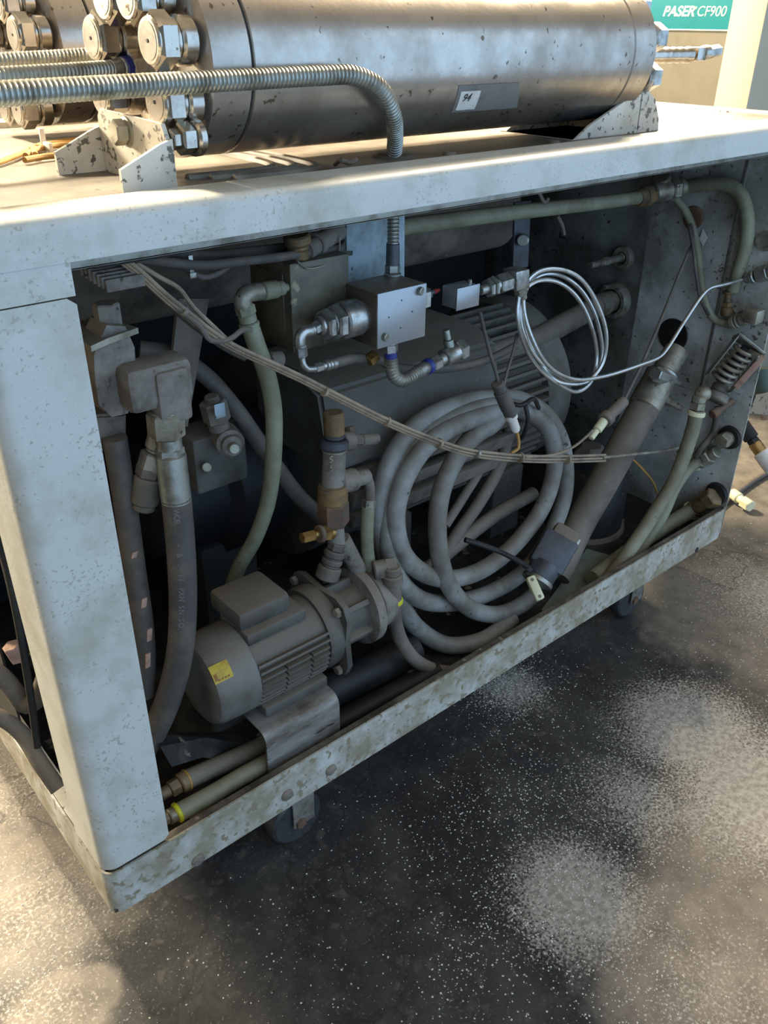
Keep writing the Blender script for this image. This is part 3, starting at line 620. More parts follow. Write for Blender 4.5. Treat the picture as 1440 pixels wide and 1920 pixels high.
# elbow and dusty green hose
ge = group_thing('green_hose', 'dusty grey-green hose dropping from a brass-coloured elbow left of the manifold', 'hose', (470, 700, .18))
fit('swivel', (540, 538, .19), (478, 549, .185), [(0, .2, 8, 20), (.15, .35, 14, 20), (.35, .8, 17, 20), (.8, 1, 15, 20)], M_green, parent=ge)
bm = bmesh.new(); add_tube(bm, pts3([(488, 547, .185), (465, 550, .183), (455, 560, .181), (458, 578, .18)]), rad([(462, 560, .18)], 34), 18); finish('elbow', bm, M_zinc, ge)
fit('hex_nut', (458, 572, .18), (468, 612, .178), [(0, .45, 19, 6), (.4, .8, 17, 20), (.8, 1, 20, 20)], M_green, parent=ge)
tube('hose_body', [(467, 606, .178), (482, 650, .175), (500, 700, .175), (512, 760, .18), (514, 820, .19), (510, 890, .21), (500, 950, .24), (478, 1010, .28), (450, 1060, .32), (430, 1110, .36)], 31, M_green, parent=ge, n=18)

# grey hose sweeping left to right behind
tube('rubber_hose', [(262, 655, .36), (320, 664, .34), (380, 700, .32), (440, 765, .30), (500, 850, .28), (560, 930, .27), (600, 970, .27), (645, 1050, .26)], 31, M_hose, 'grey rubber hose sweeping down right behind the green hose', 'hose', n=18)

# ------------------------------------------------------------------ finned plate top left
fpz = group_thing('finned_plate', 'small dark finned plate under the top rail in the upper left corner', 'finned plate', (200, 530, .10))
for k in range(7):
    t = k / 6; a = Vector(P(150 + 48 * t, 505 + 32 * t, .14 - .04 * t)); b = Vector(P(255 + 15 * t, 490 + 30 * t, .14 - .04 * t)); b.z = a.z
    bm = bmesh.new(); add_obox(bm, (a + b) / 2, (b - a) / 2, Vector((0, .0025, 0)), Vector((0, 0, .008)), .001); finish('fin', bm, M_dustmetal, fpz)
bm = bmesh.new(); a = Vector(P(175, 505, .12)); add_obox(bm, a + Vector((.05, 0, .012)), Vector((.06, 0, 0)), Vector((0, .028, 0)), Vector((0, 0, .005)), .001); finish('backing', bm, M_dark, fpz)

# dark cables under the rail and the tan harness
for i, (l, w, lab) in enumerate([
    ([(236, 480, .10), (300, 490, .13), (380, 497, .15), (460, 489, .17), (540, 480, .19), (640, 466, .22)], 18, 'lower dark cable running right under the top rail at upper left'),
    ([(250, 468, .15), (330, 476, .18), (400, 478, .20), (480, 470, .23), (560, 460, .26), (640, 450, .30)], 17, 'upper dark cable running right under the top rail at upper left'),
    ([(280, 478, .14), (340, 500, .16), (380, 520, .165), (410, 512, .17), (430, 498, .18), (450, 492, .20)], 12, 'short sagging dark cable below the two rail cables')]):
    tube('dark_cable', l, w, M_hose, lab, 'cable', 'dark cables under the top rail' if i < 2 else None)
ct = group_thing('cable_tie', 'small pale tie around the dark cables under the top rail', 'cable tie', (358, 498, .15))
bm = bmesh.new(); q = P(358, 497, .145); add_obox(bm, q, Vector((.0035, 0, 0)), Vector((0, .002, 0)), Vector((0, 0, .014)), .001); add_obox(bm, q + Vector((0, -.001, -.014)), Vector((.005, 0, 0)), Vector((0, .003, 0)), Vector((0, 0, .004)), .001); finish('strap', bm, M_galv, ct)

hn = group_thing('wire_harness', 'tan wire harness sagging from the upper left corner across the opening to the right', 'wire harness', (800, 810, .08))
main = [(226, 484, .10), (262, 512, .10), (310, 556, .10), (352, 590, .10), (392, 622, .10), (440, 652, .10), (510, 684, .095), (570, 712, .09), (640, 748, .085), (720, 788, .08), (800, 822, .075), (870, 846, .07), (930, 855, .07), (1000, 860, .07), (1070, 860, .07), (1135, 858, .08)]
for k, (dy, w) in enumerate(((-5, 7), (1, 7), (6, 6))):
    tube('wire', [(x, y + dy * (1 if x > 420 else 1.3), Y + .003 * k) for x, y, Y in main], w, M_tan, parent=hn, n=8)
tube('wire', [(250, 490, .11), (300, 520, .11), (335, 540, .11), (362, 575, .115), (400, 612, .11), (425, 636, .105)], 9, M_tan, parent=hn, n=8)
tube('wire', [(225, 486, .115), (280, 525, .11), (330, 575, .105), (375, 612, .10), (395, 638, .10), (430, 636, .10), (452, 620, .11), (470, 618, .13)], 11, M_pipe, parent=hn, n=8)
tube('wire', [(232, 492, .122), (285, 535, .122), (335, 582, .12), (385, 622, .12), (425, 650, .118), (460, 668, .115)], 20, M_hose, parent=hn, n=12)
tube('wire', [(985, 857, .07), (1040, 852, .068), (1075, 838, .066), (1100, 818, .065), (1112, 806, .065)], 5, M_tan, parent=hn, n=8)
for x, y in ((345, 583), (609, 734), (725, 790), (823, 831), (893, 850), (975, 858), (1062, 861)):
    bm = bmesh.new(); i = min(range(len(main)), key=lambda j: abs(main[j][0] - x)); a = P(*main[max(0, i - 1)]); b = P(*main[min(len(main) - 1, i + 1)]); q = P(x, y, main[i][2] + .003); d = (b - a).normalized()
    r = 10 / ppm(q); add_lathe(bm, q - d * .003, q + d * .003, [(0, r), (1, r)], 14); finish('cable_tie', bm, M_tan if x != 893 else M_galv, hn)
# sensor connector bodies
s1 = group_thing('sensor_connector', 'dark cylindrical sensor connector with a tan tip hanging above the coiled cable', 'connector', (965, 790, .09))
fit('shell', (932, 718, .095), (958, 778, .09), [(0, .25, 12, 16), (.25, .8, 14, 16), (.8, 1, 13, 16)], M_hose, parent=s1)
fit('tip', (956, 774, .09), (968, 808, .088), [(0, .3, 12, 16), (.3, .9, 9, 16), (.9, 1, 7, 16)], M_white, 'pale cream tip', parent=s1)
tube('lead', [(967, 804, .088), (972, 822, .085), (972, 840, .08), (958, 850, .075)], 6, M_orange, 'tan lead', parent=s1, n=8)
tube('lead', [(900, 585, .11), (908, 620, .11), (918, 660, .105), (930, 700, .10), (936, 725, .095)], 7, M_hose, parent=s1, n=8)
tube('lead', [(970, 625, .13), (962, 660, .12), (950, 700, .11), (944, 725, .10)], 6, M_hose, parent=s1, n=8)
s2 = group_thing('sensor_connector', 'slim inline connector with a cream end left of the thick diagonal hose', 'connector', (1140, 790, .07))
fit('shell', (1170, 752, .075), (1132, 790, .068), [(0, .75, 11, 16), (.75, 1, 15, 16)], M_pipe, parent=s2)
fit('tip', (1133, 788, .068), (1108, 822, .065), [(0, .55, 9, 16), (.55, 1, 6, 16)], M_cream, parent=s2)
tube('lead', [(1168, 755, .075), (1200, 690, .10), (1235, 610, .14), (1265, 535, .18), (1290, 475, .20), (1300, 450, .22), (1296, 420, .25)], 6, M_hose, parent=s2, n=8)
s3 = group_thing('wire_lead', 'thin grey lead hanging in front of the end panel beside the looping hose', 'wire', (1306, 480, .18))
tube('strand', [(1292, 425, .25), (1300, 470, .19), (1306, 520, .17), (1313, 560, .16), (1330, 590, .15)], 6, M_hose, parent=s3, n=8)

# small square block and end connector right of the valve block
sb = group_thing('junction_block', 'small white square-faced junction block right of the valve block', 'junction block', (878, 560, .10))
bm = bmesh.new(); x0 = P(857, 560, .10).x; x1 = P(899, 556, .10).x; z1 = P(878, 537, .10).z; z0 = P(878, 578, .10).z
add_box(bm, (x0, .10, z0), (x1, .103, z1), .001); add_box(bm, (x0 + .002, .103, z0 + .002), (x1 - .002, .14, z1 - .002), .001); finish('body', bm, M_block, sb)
fit('screw', (881, 534, .12), (881, 524, .12), [(0, 1, 4, 12)], M_chrome, parent=sb)
he = group_thing('hex_elbow', 'bright hex fittings ending in an elbow above the coiled thin tube', 'fitting', (950, 530, .12))
fit('stem', (900, 545, .12), (926, 536, .12), [(0, .5, 9, 16), (.5, .75, 18, 6), (.8, 1, 20, 6)], M_galv, parent=he)
fit('hex_nut', (926, 536, .12), (958, 526, .12), [(0, .2, 13, 20), (.2, .85, 19, 6), (.85, 1, 14, 20)], M_chrome, parent=he)
bm = bmesh.new(); c = P(968, 522, .12); add_obox(bm, c, Vector((.019, 0, 0)), Vector((0, .018, 0)), Vector((-.003, 0, .019)), .003); finish('elbow_body', bm, M_chrome, he)
fit('gland', (975, 538, .12), (980, 560, .12), [(0, .6, 13, 6), (.6, 1, 9, 16)], M_zinc, parent=he)

# coiled thin steel tube
cl = group_thing('coiled_tube', 'thin bright steel tube wound in three loops then running right to the end panel', 'coiled tube', (1060, 640, .12))
lp = [(974, 545, .12), (970, 590, .115), (985, 650, .11), (1010, 690, .105), (1050, 722, .10), (1085, 734, .10), (1108, 715, .10), (1119, 670, .105), (1108, 610, .11), (1080, 555, .12), (1040, 527, .125), (1000, 530, .125), (978, 552, .125),
      (975, 600, .12), (992, 650, .115), (1030, 695, .11), (1075, 715, .11), (1110, 708, .11), (1128, 670, .115), (1120, 605, .12), (1090, 545, .13), (1045, 515, .135), (1005, 520, .135), (984, 548, .13),
      (980, 600, .125), (1000, 660, .12), (1040, 712, .10), (1070, 720, .09), (1105, 712, .09), (1130, 680, .09), (1137, 630, .09), (1120, 570, .10), (1085, 520, .11), (1040, 504, .12), (1005, 512, .125), (985, 535, .125),
      (982, 580, .11), (1000, 640, .095), (1030, 688, .085), (1075, 711, .08), (1130, 706, .085), (1200, 684, .09), (1238, 668, .095), (1252, 652, .10), (1285, 600, .11), (1318, 552, .11), (1330, 541, .11), (1360, 533, .10), (1402, 521, .085)]
tube('tube_body', lp, 8.5, M_tube, parent=cl, n=10)
fit('ferrule', (1398, 523, .085), (1442, 510, .07), [(0, .2, 10, 16), (.22, .42, 13, 16), (.5, 1, 15, 6)], M_chrome, parent=cl)
fit('end_nut', (1441, 510, .07), (1470, 502, .06), [(0, .7, 15, 6)], M_chrome, parent=cl)

# ------------------------------------------------------------------ pipes at the top right
tp = group_thing('header_pipe', 'long grey-green pipe under the top rail ending in a tee at the end panel', 'pipe', (1000, 400, .30))
tube('pipe_body', [(690, 436, .26), (780, 422, .27), (960, 399, .31), (1100, 383, .33), (1200, 370, .33)], 28, M_green, parent=tp, n=18)
fit('hex_nut', (1195, 372, .33), (1228, 364, .33), [(0, .35, 16, 20), (.35, .6, 19, 20), (.6, 1, 17, 6)], M_bronze, parent=tp)
fit('tee', (1225, 362, .33), (1282, 350, .33), [(0, .55, 18, 20), (.55, .8, 22, 6), (.8, 1, 17, 20)], M_zinc, parent=tp)
fit('tee_branch', (1244, 352, .33), (1240, 332, .33), [(0, 1, 17, 20)], M_zinc, parent=tp)
tube('looping_hose', [(1278, 352, .32), (1320, 346, .29), (1360, 346, .25), (1386, 360, .21), (1400, 395, .18), (1402, 430, .16), (1396, 470, .145), (1384, 510, .13), (1374, 545, .12)], 24, M_green, 'grey-green hose arching from the tee and down in front of the end panel', 'hose', n=16)
lh = group_thing('thin_green_hose', 'thin grey-green hose curving down from the tee to a small brass elbow', 'hose', (1310, 500, .2))
tube('hose_body', [(1262, 366, .31), (1282, 390, .28), (1298, 425, .25), (1308, 470, .22), (1315, 530, .19), (1325, 575, .16), (1342, 600, .14), (1366, 608, .13)], 14, M_green, parent=lh)
fit('hex_nut', (1364, 608, .13), (1400, 596, .12), [(0, .2, 9, 16), (.2, .45, 13, 16), (.5, .62, 14, 16), (.66, 1, 12, 16)], M_zinc, parent=lh)
bm = bmesh.new(); q = PS(1413, 592, .115, .035); add_obox(bm, q, Vector((.020, 0, 0)), Vector((0, .018, 0)), Vector((0, 0, .017)), .003); finish('elbow_body', bm, M_zinc, lh)
bv = group_thing('bleed_valve', 'small olive valve with a round flange between the two green hoses', 'valve', (1366, 580, .15))
fit('stem', (1366, 545, .15), (1362, 592, .15), [(0, .12, 11, 20), (.12, .45, 6, 20), (.45, .65, 10, 6), (.65, 1, 11, 20)], M_bronze, parent=bv)

# end-panel pass-throughs
def wallpt(px_, py_): return PX(px_, py_, 1.86)
def wall_ring(px_, py_, r0, r1, name, label, m, off=.02):
    c = wallpt(px_, py_); bm = bmesh.new(); t = thing(name, label, 'pipe collar', c)
    add_lathe(bm, c, c + Vector((-off, 0, 0)), [(0, r0), (.7, r0), (1, r0 * .9), (1, r1), (.3, r1)], 30); finish('ring', bm, m, t)
    return t, c
t, c = wall_ring(1172, 482, .032, .018, 'panel_bushing', 'upper small round bushing in the end panel with a short stub pipe', M_zinc)
bm = bmesh.new(); add_fit(bm, c + Vector((0, .004, 0)), c + Vector((-.14, .012, -.004)), [(0, .1, .014, 20), (.1, .5, .010, 20), (.5, .65, .0125, 6), (.65, 1, .009, 20)]); finish('stub_pipe', bm, M_zinc, t)
t, c = wall_ring(1156, 562, .052, .036, 'panel_bushing', 'large round bushing in the end panel around the thick horizontal pipe', M_zinc, .03)
for k in range(6):
    a = k * math.pi / 3; bm = bmesh.new(); add_lathe(bm, c + Vector((-.03, .044 * math.cos(a), .044 * math.sin(a))), c + Vector((-.036, .044 * math.cos(a), .044 * math.sin(a))), [(0, .006), (1, .006)], 6)
    finish('bolt', bm, M_galv, t)
hp = group_thing('insulated_pipe', 'thick dusty horizontal pipe behind the thin tube loops', 'pipe', (1000, 600, .45))
y_, z_ = c.y, c.z
bm = bmesh.new(); add_tube(bm, [c + Vector((.0, 0, 0)), c + Vector((-.06, 0, 0)), c + Vector((-.2, -.01, -.012)), c + Vector((-.4, -.03, -.028)), c + Vector((-.62, -.04, -.03))], .030, 22); finish('pipe_body', bm, M_pipe, hp)
bm = bmesh.new(); add_lathe(bm, c + Vector((-.03, 0, 0)), c + Vector((-.10, -.002, -.002)), [(0, .024), (.4, .024), (.4, .033), (1, .033)], 24); finish('clamp', bm, M_zinc, hp)
c = wallpt(1262, 628); bm = bmesh.new(); add_lathe(bm, c + Vector((-.0005, 0, 0)), c + Vector((-.004, 0, 0)), [(0, .046), (1, .044)], 30); tag(finish('panel_hole', bm, M_black), 'dark round rubber-edged hole in the end panel above the thick diagonal hose', 'hole')
c = wallpt(1300, 408); bm = bmesh.new(); add_lathe(bm, c + Vector((-.0005, 0, 0)), c + Vector((-.006, 0, 0)), [(0, .030), (1, .026)], 24); tag(finish('panel_hole', bm, M_rust), 'small rust-brown cable hole high on the end panel behind the thin hose', 'hole')
bm = bmesh.new(); q = [PX(x, y, 1.852) for x, y in ((1318, 430), (1326, 446), (1318, 462), (1311, 448))]; add_plate(bm, q, (.002, 0, 0)); tag(finish('diamond_label', bm, M_white, smooth=False), 'tiny white diamond label on the end panel beside the thin green hose', 'label')
c = wallpt(1437, 452); bm = bmesh.new(); add_lathe(bm, c, c + Vector((-.012, 0, 0)), [(0, .024), (1, .022), (1, .016), (.5, .016)], 24); tag(finish('panel_bushing', bm, M_zinc), 'small round bushing at the right edge of the end panel', 'pipe collar')

# dark upright plate and bolt top middle
ub = group_thing('upright_bracket', 'dark grey upright bracket with one bolt, behind the header pipe', 'bracket', (980, 470, .42))
bm = bmesh.new(); add_plate(bm, [P(x, y, .42) for x, y in ((966, 380), (996, 376), (990, 500), (962, 505))], (0, .006, 0)); finish('plate', bm, M_bluegrey, ub, smooth=False)
fit('bolt', (982, 449, .42), (980, 451, .40), [(0, 1, 11, 16)], M_galv, parent=ub)
for l, lab in (([(1010, 360, .3), (1022, 380, .3), (1028, 372, .3)], 0), ([(1045, 405, .36), (1055, 425, .36), (1058, 440, .36)], 1)):
    tube('metal_strap', l, 7, M_pipe, ('thin pale strap end sticking out above the header pipe', 'thin pale strap end hanging just below the header pipe')[lab], 'strap', n=6)

# ------------------------------------------------------------------ thick diagonal hose with clamp
dh = group_thing('coolant_hose', 'thick dusty hose running diagonally from the tray up to a clamped pipe stub', 'hose', (1150, 850, .15))
tube('hose_body', [(1040, 1080, .17), (1085, 985, .16), (1130, 905, .155), (1180, 815, .155), (1218, 745, .16), (1240, 700, .165)], 58, M_pipe, parent=dh, n=24)
fit('cuff', (1206, 765, .158), (1236, 712, .163), [(0, 1, 30.5, 28)], M_zinc, parent=dh)
fit('pipe_stub', (1236, 712, .163), (1270, 655, .17), [(0, .15, 25, 24), (.1, 1, 23, 24)], M_zinc, parent=dh)
hc = fit('clamp_band', (1232, 722, .162), (1246, 697, .165), [(0, 1, 28, 24)], M_galv, parent=dh)
fit('clamp_bolt', (1228, 700, .13), (1284, 722, .135), [(0, .3, 14, 6), (.3, 1, 6, 12)], M_galv, parent=dh)
fit('clamp_bolt', (1240, 745, .14), (1276, 765, .14), [(0, .5, 9, 6), (.5, 1, 6, 12)], M_zinc, parent=dh)

# ------------------------------------------------------------------ black drum behind it
dr = group_thing('accumulator_drum', 'black grimy drum standing in the tray at the right, behind the green hoses', 'drum', (1190, 1035, .2))
c = Vector((1.60, .30, .2135)); bm = bmesh.new(); add_lathe(bm, c, c + Vector((0, 0, .22)), [(0, .10), (.04, .115), (.8, .115), (.93, .10), (1, .06)], 40); finish('shell', bm, mat('oily_black', '#26292b', '#3c3a36', .6, 8, .45, .2, spots='#6b6b64', spot_amt=.35, spot_scale=60), dr)
bm = bmesh.new(); add_lathe(bm, c + Vector((0, 0, .0)), c + Vector((0, 0, .012)), [(0, .125), (1, .122)], 40); finish('foot_ring', bm, M_dustmetal, dr)
bm = bmesh.new(); add_lathe(bm, c + Vector((0, 0, .21)), c + Vector((0, 0, .25)), [(0, .05), (.5, .05), (1, .03)], 6); finish('cap', bm, M_dustmetal, dr)
tube('small_wire', [(1180, 855, .12), (1205, 880, .12), (1225, 905, .12), (1232, 925, .13)], 4, M_orange, 'short brown wire dangling in front of the black drum', 'wire', n=6)
tube('small_wire', [(1130, 858, .08), (1185, 852, .09), (1240, 846, .10), (1280, 838, .11)], 6, M_zinc, 'straight pale lead passing behind the thick hose to the right', 'wire', n=8)

# ------------------------------------------------------------------ green hoses bottom right
g1 = group_thing('drain_hose', 'olive-grey hose dropping from a ball elbow, then following the tray lip', 'hose', (1250, 900, .06))
tube('hose_body', [(1306, 772, .06), (1300, 800, .058), (1286, 845, .055), (1262, 905, .052), (1225, 965, .05), (1185, 1025, .048), (1140, 1085, .047), (1090, 1130, .046), (1040, 1165, .045)], 26, M_green, parent=g1, n=16)
fit('hex_nut', (1312, 742, .062), (1305, 776, .06), [(0, .35, 13, 16), (.35, .75, 15, 6), (.78, 1, 15, 20)], M_zinc, parent=g1)
fit('crimp_ring', (1307, 770, .06), (1304, 780, .06), [(0, 1, 16.5, 20)], M_cream, 'yellowish crimp ring', parent=g1)
bm = bmesh.new(); q = P(1318, 738, .062); bmesh.ops.create_uvsphere(bm, u_segments=20, v_segments=14, radius=15 / ppm(q), matrix=Matrix.Translation(q)); finish('ball_elbow', bm, M_zinc, g1)
g2 = group_thing('return_hose', 'second olive-grey hose joining from behind the first one', 'hose', (1260, 960, .1))
tube('hose_body', [(1312, 862, .11), (1290, 880, .10), (1265, 915, .09), (1245, 960, .078), (1215, 1010, .075), (1182, 1052, .075)], 22, M_green, parent=g2, n=16)
fit('hose_end', (1308, 866, .11), (1345, 846, .12), [(0, .25, 15, 20), (.25, .35, 13, 20), (.4, .7, 17, 6), (.7, 1, 12, 20)], M_zinc, parent=g2)
fit('crimp_ring', (1300, 872, .108), (1304, 868, .109), [(0, 1, 14.5, 20)], M_cream, parent=g2)
g3 = group_thing('outlet_hose', 'dusty tan hose lying low along the tray to a brass fitting in the end panel', 'hose', (1250, 985, .1))
tube('hose_body', [(1110, 1085, .10), (1150, 1055, .10), (1200, 1018, .10), (1250, 985, .10), (1296, 958, .10)], 30, M_green, parent=g3, n=16)
fit('hose_end', (1292, 961, .10), (1342, 930, .105), [(0, .2, 17, 20), (.2, .3, 15, 20), (.3, .68, 14, 20), (.68, 1, 19, 6)], M_bronze, parent=g3)
fit('crimp_ring', (1294, 959, .10), (1299, 956, .10), [(0, 1, 18, 20)], M_cream, parent=g3)
# dark bushings in the end panel
for x, y, lab in ((1376, 820, 'dark rubber bushing in the end panel with a square plug in it'), (1344, 925, 'dark rubber bushing low in the end panel around the brass fitting')):
    c = wallpt(x if x < 1370 else 1368, y if y < 900 else 925); t = thing('panel_bushing', lab, 'pipe collar', c)
    bm = bmesh.new(); add_lathe(bm, c + Vector((.001, 0, 0)), c + Vector((-.01, 0, 0)), [(0, .034), (1, .031)], 28); finish('ring', bm, M_black, t)
    if y < 900:
        bm = bmesh.new(); add_fit(bm, c, c + Vector((-.045, 0, 0)), [(0, .5, .02, 20), (.5, 1, .022, 6)]); finish('plug', bm, M_zinc, t)
# relief valve with spring
rv = group_thing('spring_valve', 'valve with an exposed coil spring and a pinkish lever at the right edge', 'valve', (1370, 700, .05))
a = PS(1352, 712, .06, .05); b = PS(1398, 655, .055, .06)
d = (b - a); u, v = frame(d); r = 19 / ppm(a)
bm = bmesh.new(); add_tube(bm, [a + d * (k / 60) + u * (r * math.cos(k * .6)) + v * (r * math.sin(k * .6)) for k in range(61)], r * .20, 8, step=.006); finish('spring', bm, M_zinc, rv)
bm = bmesh.new(); add_lathe(bm, a - d * .05, b + d * .05, [(0, r * .5), (1, r * .5)], 16); finish('stem', bm, M_dark, rv)
bm = bmesh.new(); sd = RX * .8 + RY * .6
for s, k in ((-1, 1.0), (1, 1.0)):
    off = (RX * .78 + RY * .62) * (s * r * 1.45)
    add_obox(bm, (a + b) / 2 + off, d * .62, (RX * .78 + RY * .62).normalized() * .0015, RZ * r * .7, .0005)
finish('yoke', bm, M_galv, rv)
bm = bmesh.new(); add_obox(bm, b + d * .12, (RX * .78 + RY * .62) * r * 1.6, RZ * r * .8, d.normalized() * .004, .001); finish('top_plate', bm, M_galv, rv)
bm = bmesh.new(); a2 = PS(1378, 728, .035, .07); b2 = PS(1432, 668, .03, .07); add_obox(bm, (a2 + b2) / 2, (b2 - a2) / 2, RZ * .004, (RX * .7 + RY * .7) * .008, .003); finish('lever', bm, M_wood, rv, label='flat pinkish lever')
bm = bmesh.new(); add_fit(bm, PS(1395, 655, .05, .06), PS(1425, 672, .045, .07), [(0, .3, .006, 10), (.3, 1, .010, 6)]); finish('pivot_bolt', bm, M_galv, rv)
vbdy = group_thing('ball_valve', 'grimy ball-shaped valve body with a stubby handle below the spring valve', 'valve', (1345, 745, .09))
fit('body', (1340, 752, .07), (1356, 722, .07), [(0, .5, 22, 20), (.5, 1, 18, 20)], M_dustmetal, parent=vbdy)
fit('handle', (1335, 778, .06), (1374, 752, .055), [(0, .3, 9, 12), (.3, 1, 7, 12)], M_rust, parent=vbdy)
tube('drain_tube', [(1345, 765, .07), (1342, 790, .075), (1335, 815, .08), (1315, 840, .09), (1305, 855, .10)], 12, M_pipe, parent=vbdy)

# ------------------------------------------------------------------ coiled grey cable with plug
cc = group_thing('coiled_cable', 'thick grey multicore cable coiled in four loops, standing in the middle of the tray', 'cable coil', (880, 1220, .14))
raw = [(960, 1160), (905, 1200), (842, 1210), (788, 1182), (748, 1125), (724, 1045), (710, 960), (726, 880), (772, 806), (840, 765), (910, 748), (975, 750), (1030, 785), (1058, 850), (1058, 930), (1030, 1005), (985, 1068), (925, 1108), (850, 1130), (785, 1122),
       (740, 1072), (728, 990), (746, 905), (790, 830), (850, 785), (920, 762), (985, 772), (1030, 810), (1040, 870), (1020, 945), (975, 1010), (915, 1062), (850, 1085), (790, 1072), (752, 1030), (742, 960), (762, 890), (805, 830), (868, 792), (935, 776),
       (990, 800), (1014, 850), (1004, 915), (965, 975), (910, 1025), (850, 1062), (800, 1090), (760, 1050), (748, 980), (775, 900), (830, 845), (890, 806),
       (925, 793), (888, 818), (850, 868), (828, 920), (820, 975), (824, 1040), (842, 1098), (880, 1140), (930, 1152), (975, 1136), (1005, 1112)]
def coilY(i, x, y):
    lean = .13 + (1210 - y) / 470 * .085
    return lean - .055 * (i / (len(raw) - 1)) + .02
# keep to the loops the photo shows : drop the third hidden inner turn
raw = raw[:40] + raw[52:]
cpts = [(x, y, coilY(i, x, y)) for i, (x, y) in enumerate(raw)]
tube('cable_body', cpts, 35, M_cable, parent=cc, n=20)
def tie(parent, pl, w=9, m=M_black, th=.0022, name='cable_tie'):
    bm = bmesh.new(); add_tube(bm, pts3(pl), w / 2 / ppm(P(*pl[0])), 8); return finish(name, bm, m, parent)
tie(cc, [(955, 755, .185), (975, 760, .165), (1000, 748, .17), (1010, 765, .18)])
tie(cc, [(985, 760, .17), (990, 790, .165), (982, 815, .17), (976, 822, .18)])
tie(cc, [(872, 1012, .13), (905, 1022, .11), (945, 1038, .095), (985, 1060, .08), (1000, 1072, .085)], 11)
bm = bmesh.new(); q = P(990, 1066, .078); add_obox(bm, q, (RX * .8 + RY * .6) * .010, RZ * .005, (RY * .8 - RX * .6) * .006, .002); finish('tie_head', bm, M_black, cc)
pg = group_thing('industrial_plug', 'blue-grey rectangular industrial plug with a white end piece at the end of the coiled cable', 'plug', (1030, 1080, .08))
a = P(1052, 1010, .09); b = P(1002, 1098, .075); d = (b - a).normalized(); s = (RX - d * RX.dot(d)).normalized(); n_ = s.cross(d)
L_ = (b - a).length
bm = bmesh.new(); add_obox(bm, a + d * L_ * .30, d * L_ * .34, s * .043, n_ * .024, .008); finish('hood', bm, M_bluegrey, pg)
bm = bmesh.new(); add_obox(bm, a + d * L_ * -.02 + s * .004, d * .028, s * .032, n_ * .022, .008); finish('cable_boot', bm, M_pipe, pg)
bm = bmesh.new(); add_lathe(bm, a + d * L_ * .55, a + d * L_ * .92, [(0, .034), (.2, .038), (.8, .036), (1, .030)], 28); finish('collar', bm, M_bluegrey, pg)
bm = bmesh.new(); add_lathe(bm, a + d * L_ * .86, a + d * L_ * .93, [(0, .0385), (1, .0385)], 28); finish('strap', bm, M_galv, pg, label='pale strap round the collar')
bm = bmesh.new(); add_obox(bm, P(1003, 1103, .055) , (s * .8 + d * .6).normalized() * .030, (d * .8 - s * .6).normalized() * .011, n_ * .012, .005); ce = finish('end_piece', bm, M_cream, pg, label='creamy white end piece')
for k in (-.02, .022):
    q = P(1003, 1103, .055) + (s * .8 + d * .6).normalized() * k; bm = bmesh.new(); add_lathe(bm, q - n_ * .0125, q + n_ * .0125, [(0, .004), (1, .004)], 12); finish('screw', bm, M_dustmetal, ce)
bm = bmesh.new(); add_obox(bm, P(1075, 1022, .085), d * .018, s * .010, n_ * .014, .004); finish('latch', bm, M_galv, pg)

for l, w, lab in (([(958, 790, .27), (938, 870, .26), (900, 940, .25), (858, 1000, .24), (820, 1060, .23)], 24, 'brown hose slanting behind the coiled cable, nearer the middle of its loops'),
                  ([(925, 790, .28), (905, 870, .27), (870, 930, .26), (835, 985, .25)], 18, 'thinner brown hose slanting behind the left side of the coil centre'),
                  ([(1000, 925, .26), (930, 965, .25), (870, 1010, .24), (800, 1070, .22)], 28, 'fat brown hose lying low behind the coiled cable toward the left')):
    tube('rubber_hose', l, w, M_pipe, lab, 'hose', n=16)
bm = bmesh.new(); add_plate(bm, [PZ(x, y, .2150) for x, y in ((1015, 1145), (1100, 1030), (1150, 1045), (1040, 1165))], (0, 0, .003)); tag(finish('sheet_offcut', bm, mat('pale_green', '#7f8a7e', '#666a5e', .5, 12, .6)), 'pale green sheet lying on the tray floor under the plug', 'sheet')
# ------------------------------------------------------------------ big drive motor behind
dm = thing('drive_motor', 'big dusty finned electric motor lying behind the coiled cable', 'electric motor', (1.15, .58, .22))
yc, zc, R = .58, .60, .235
bm = bmesh.new(); add_lathe(bm, (.86, yc, zc), (1.47, yc, zc), [(0, R * .86), (1, R * .86)], 56); finish('stator', bm, M_motor, dm)
bm = bmesh.new()
for k in range(30):
    a = math.radians(100 + k * 6.6); c = Vector((1.165, yc + (R * .91) * math.cos(a), zc + (R * .91) * math.sin(a)))
    add_obox(bm, c, Vector((.285, 0, 0)), Vector((0, math.cos(a), math.sin(a))) * R * .12, Vector((0, -math.sin(a), math.cos(a))) * .0045, .001)
finish('cooling_fins', bm, M_motor, dm)
bm = bmesh.new(); add_lathe(bm, (.70, yc, zc), (.88, yc, zc), [(0, R * .9), (.05, R * 1.02), (.95, R * 1.02), (1, R * .97)], 56); finish('end_bell', bm, M_motor, dm)
bm = bmesh.new(); add_lathe(bm, (1.46, yc, zc), (1.58, yc, zc), [(0, R * .95), (.1, R * 1.0), (.7, R * .98), (1, R * .8)], 56); finish('fan_cowl', bm, M_cowl, dm)
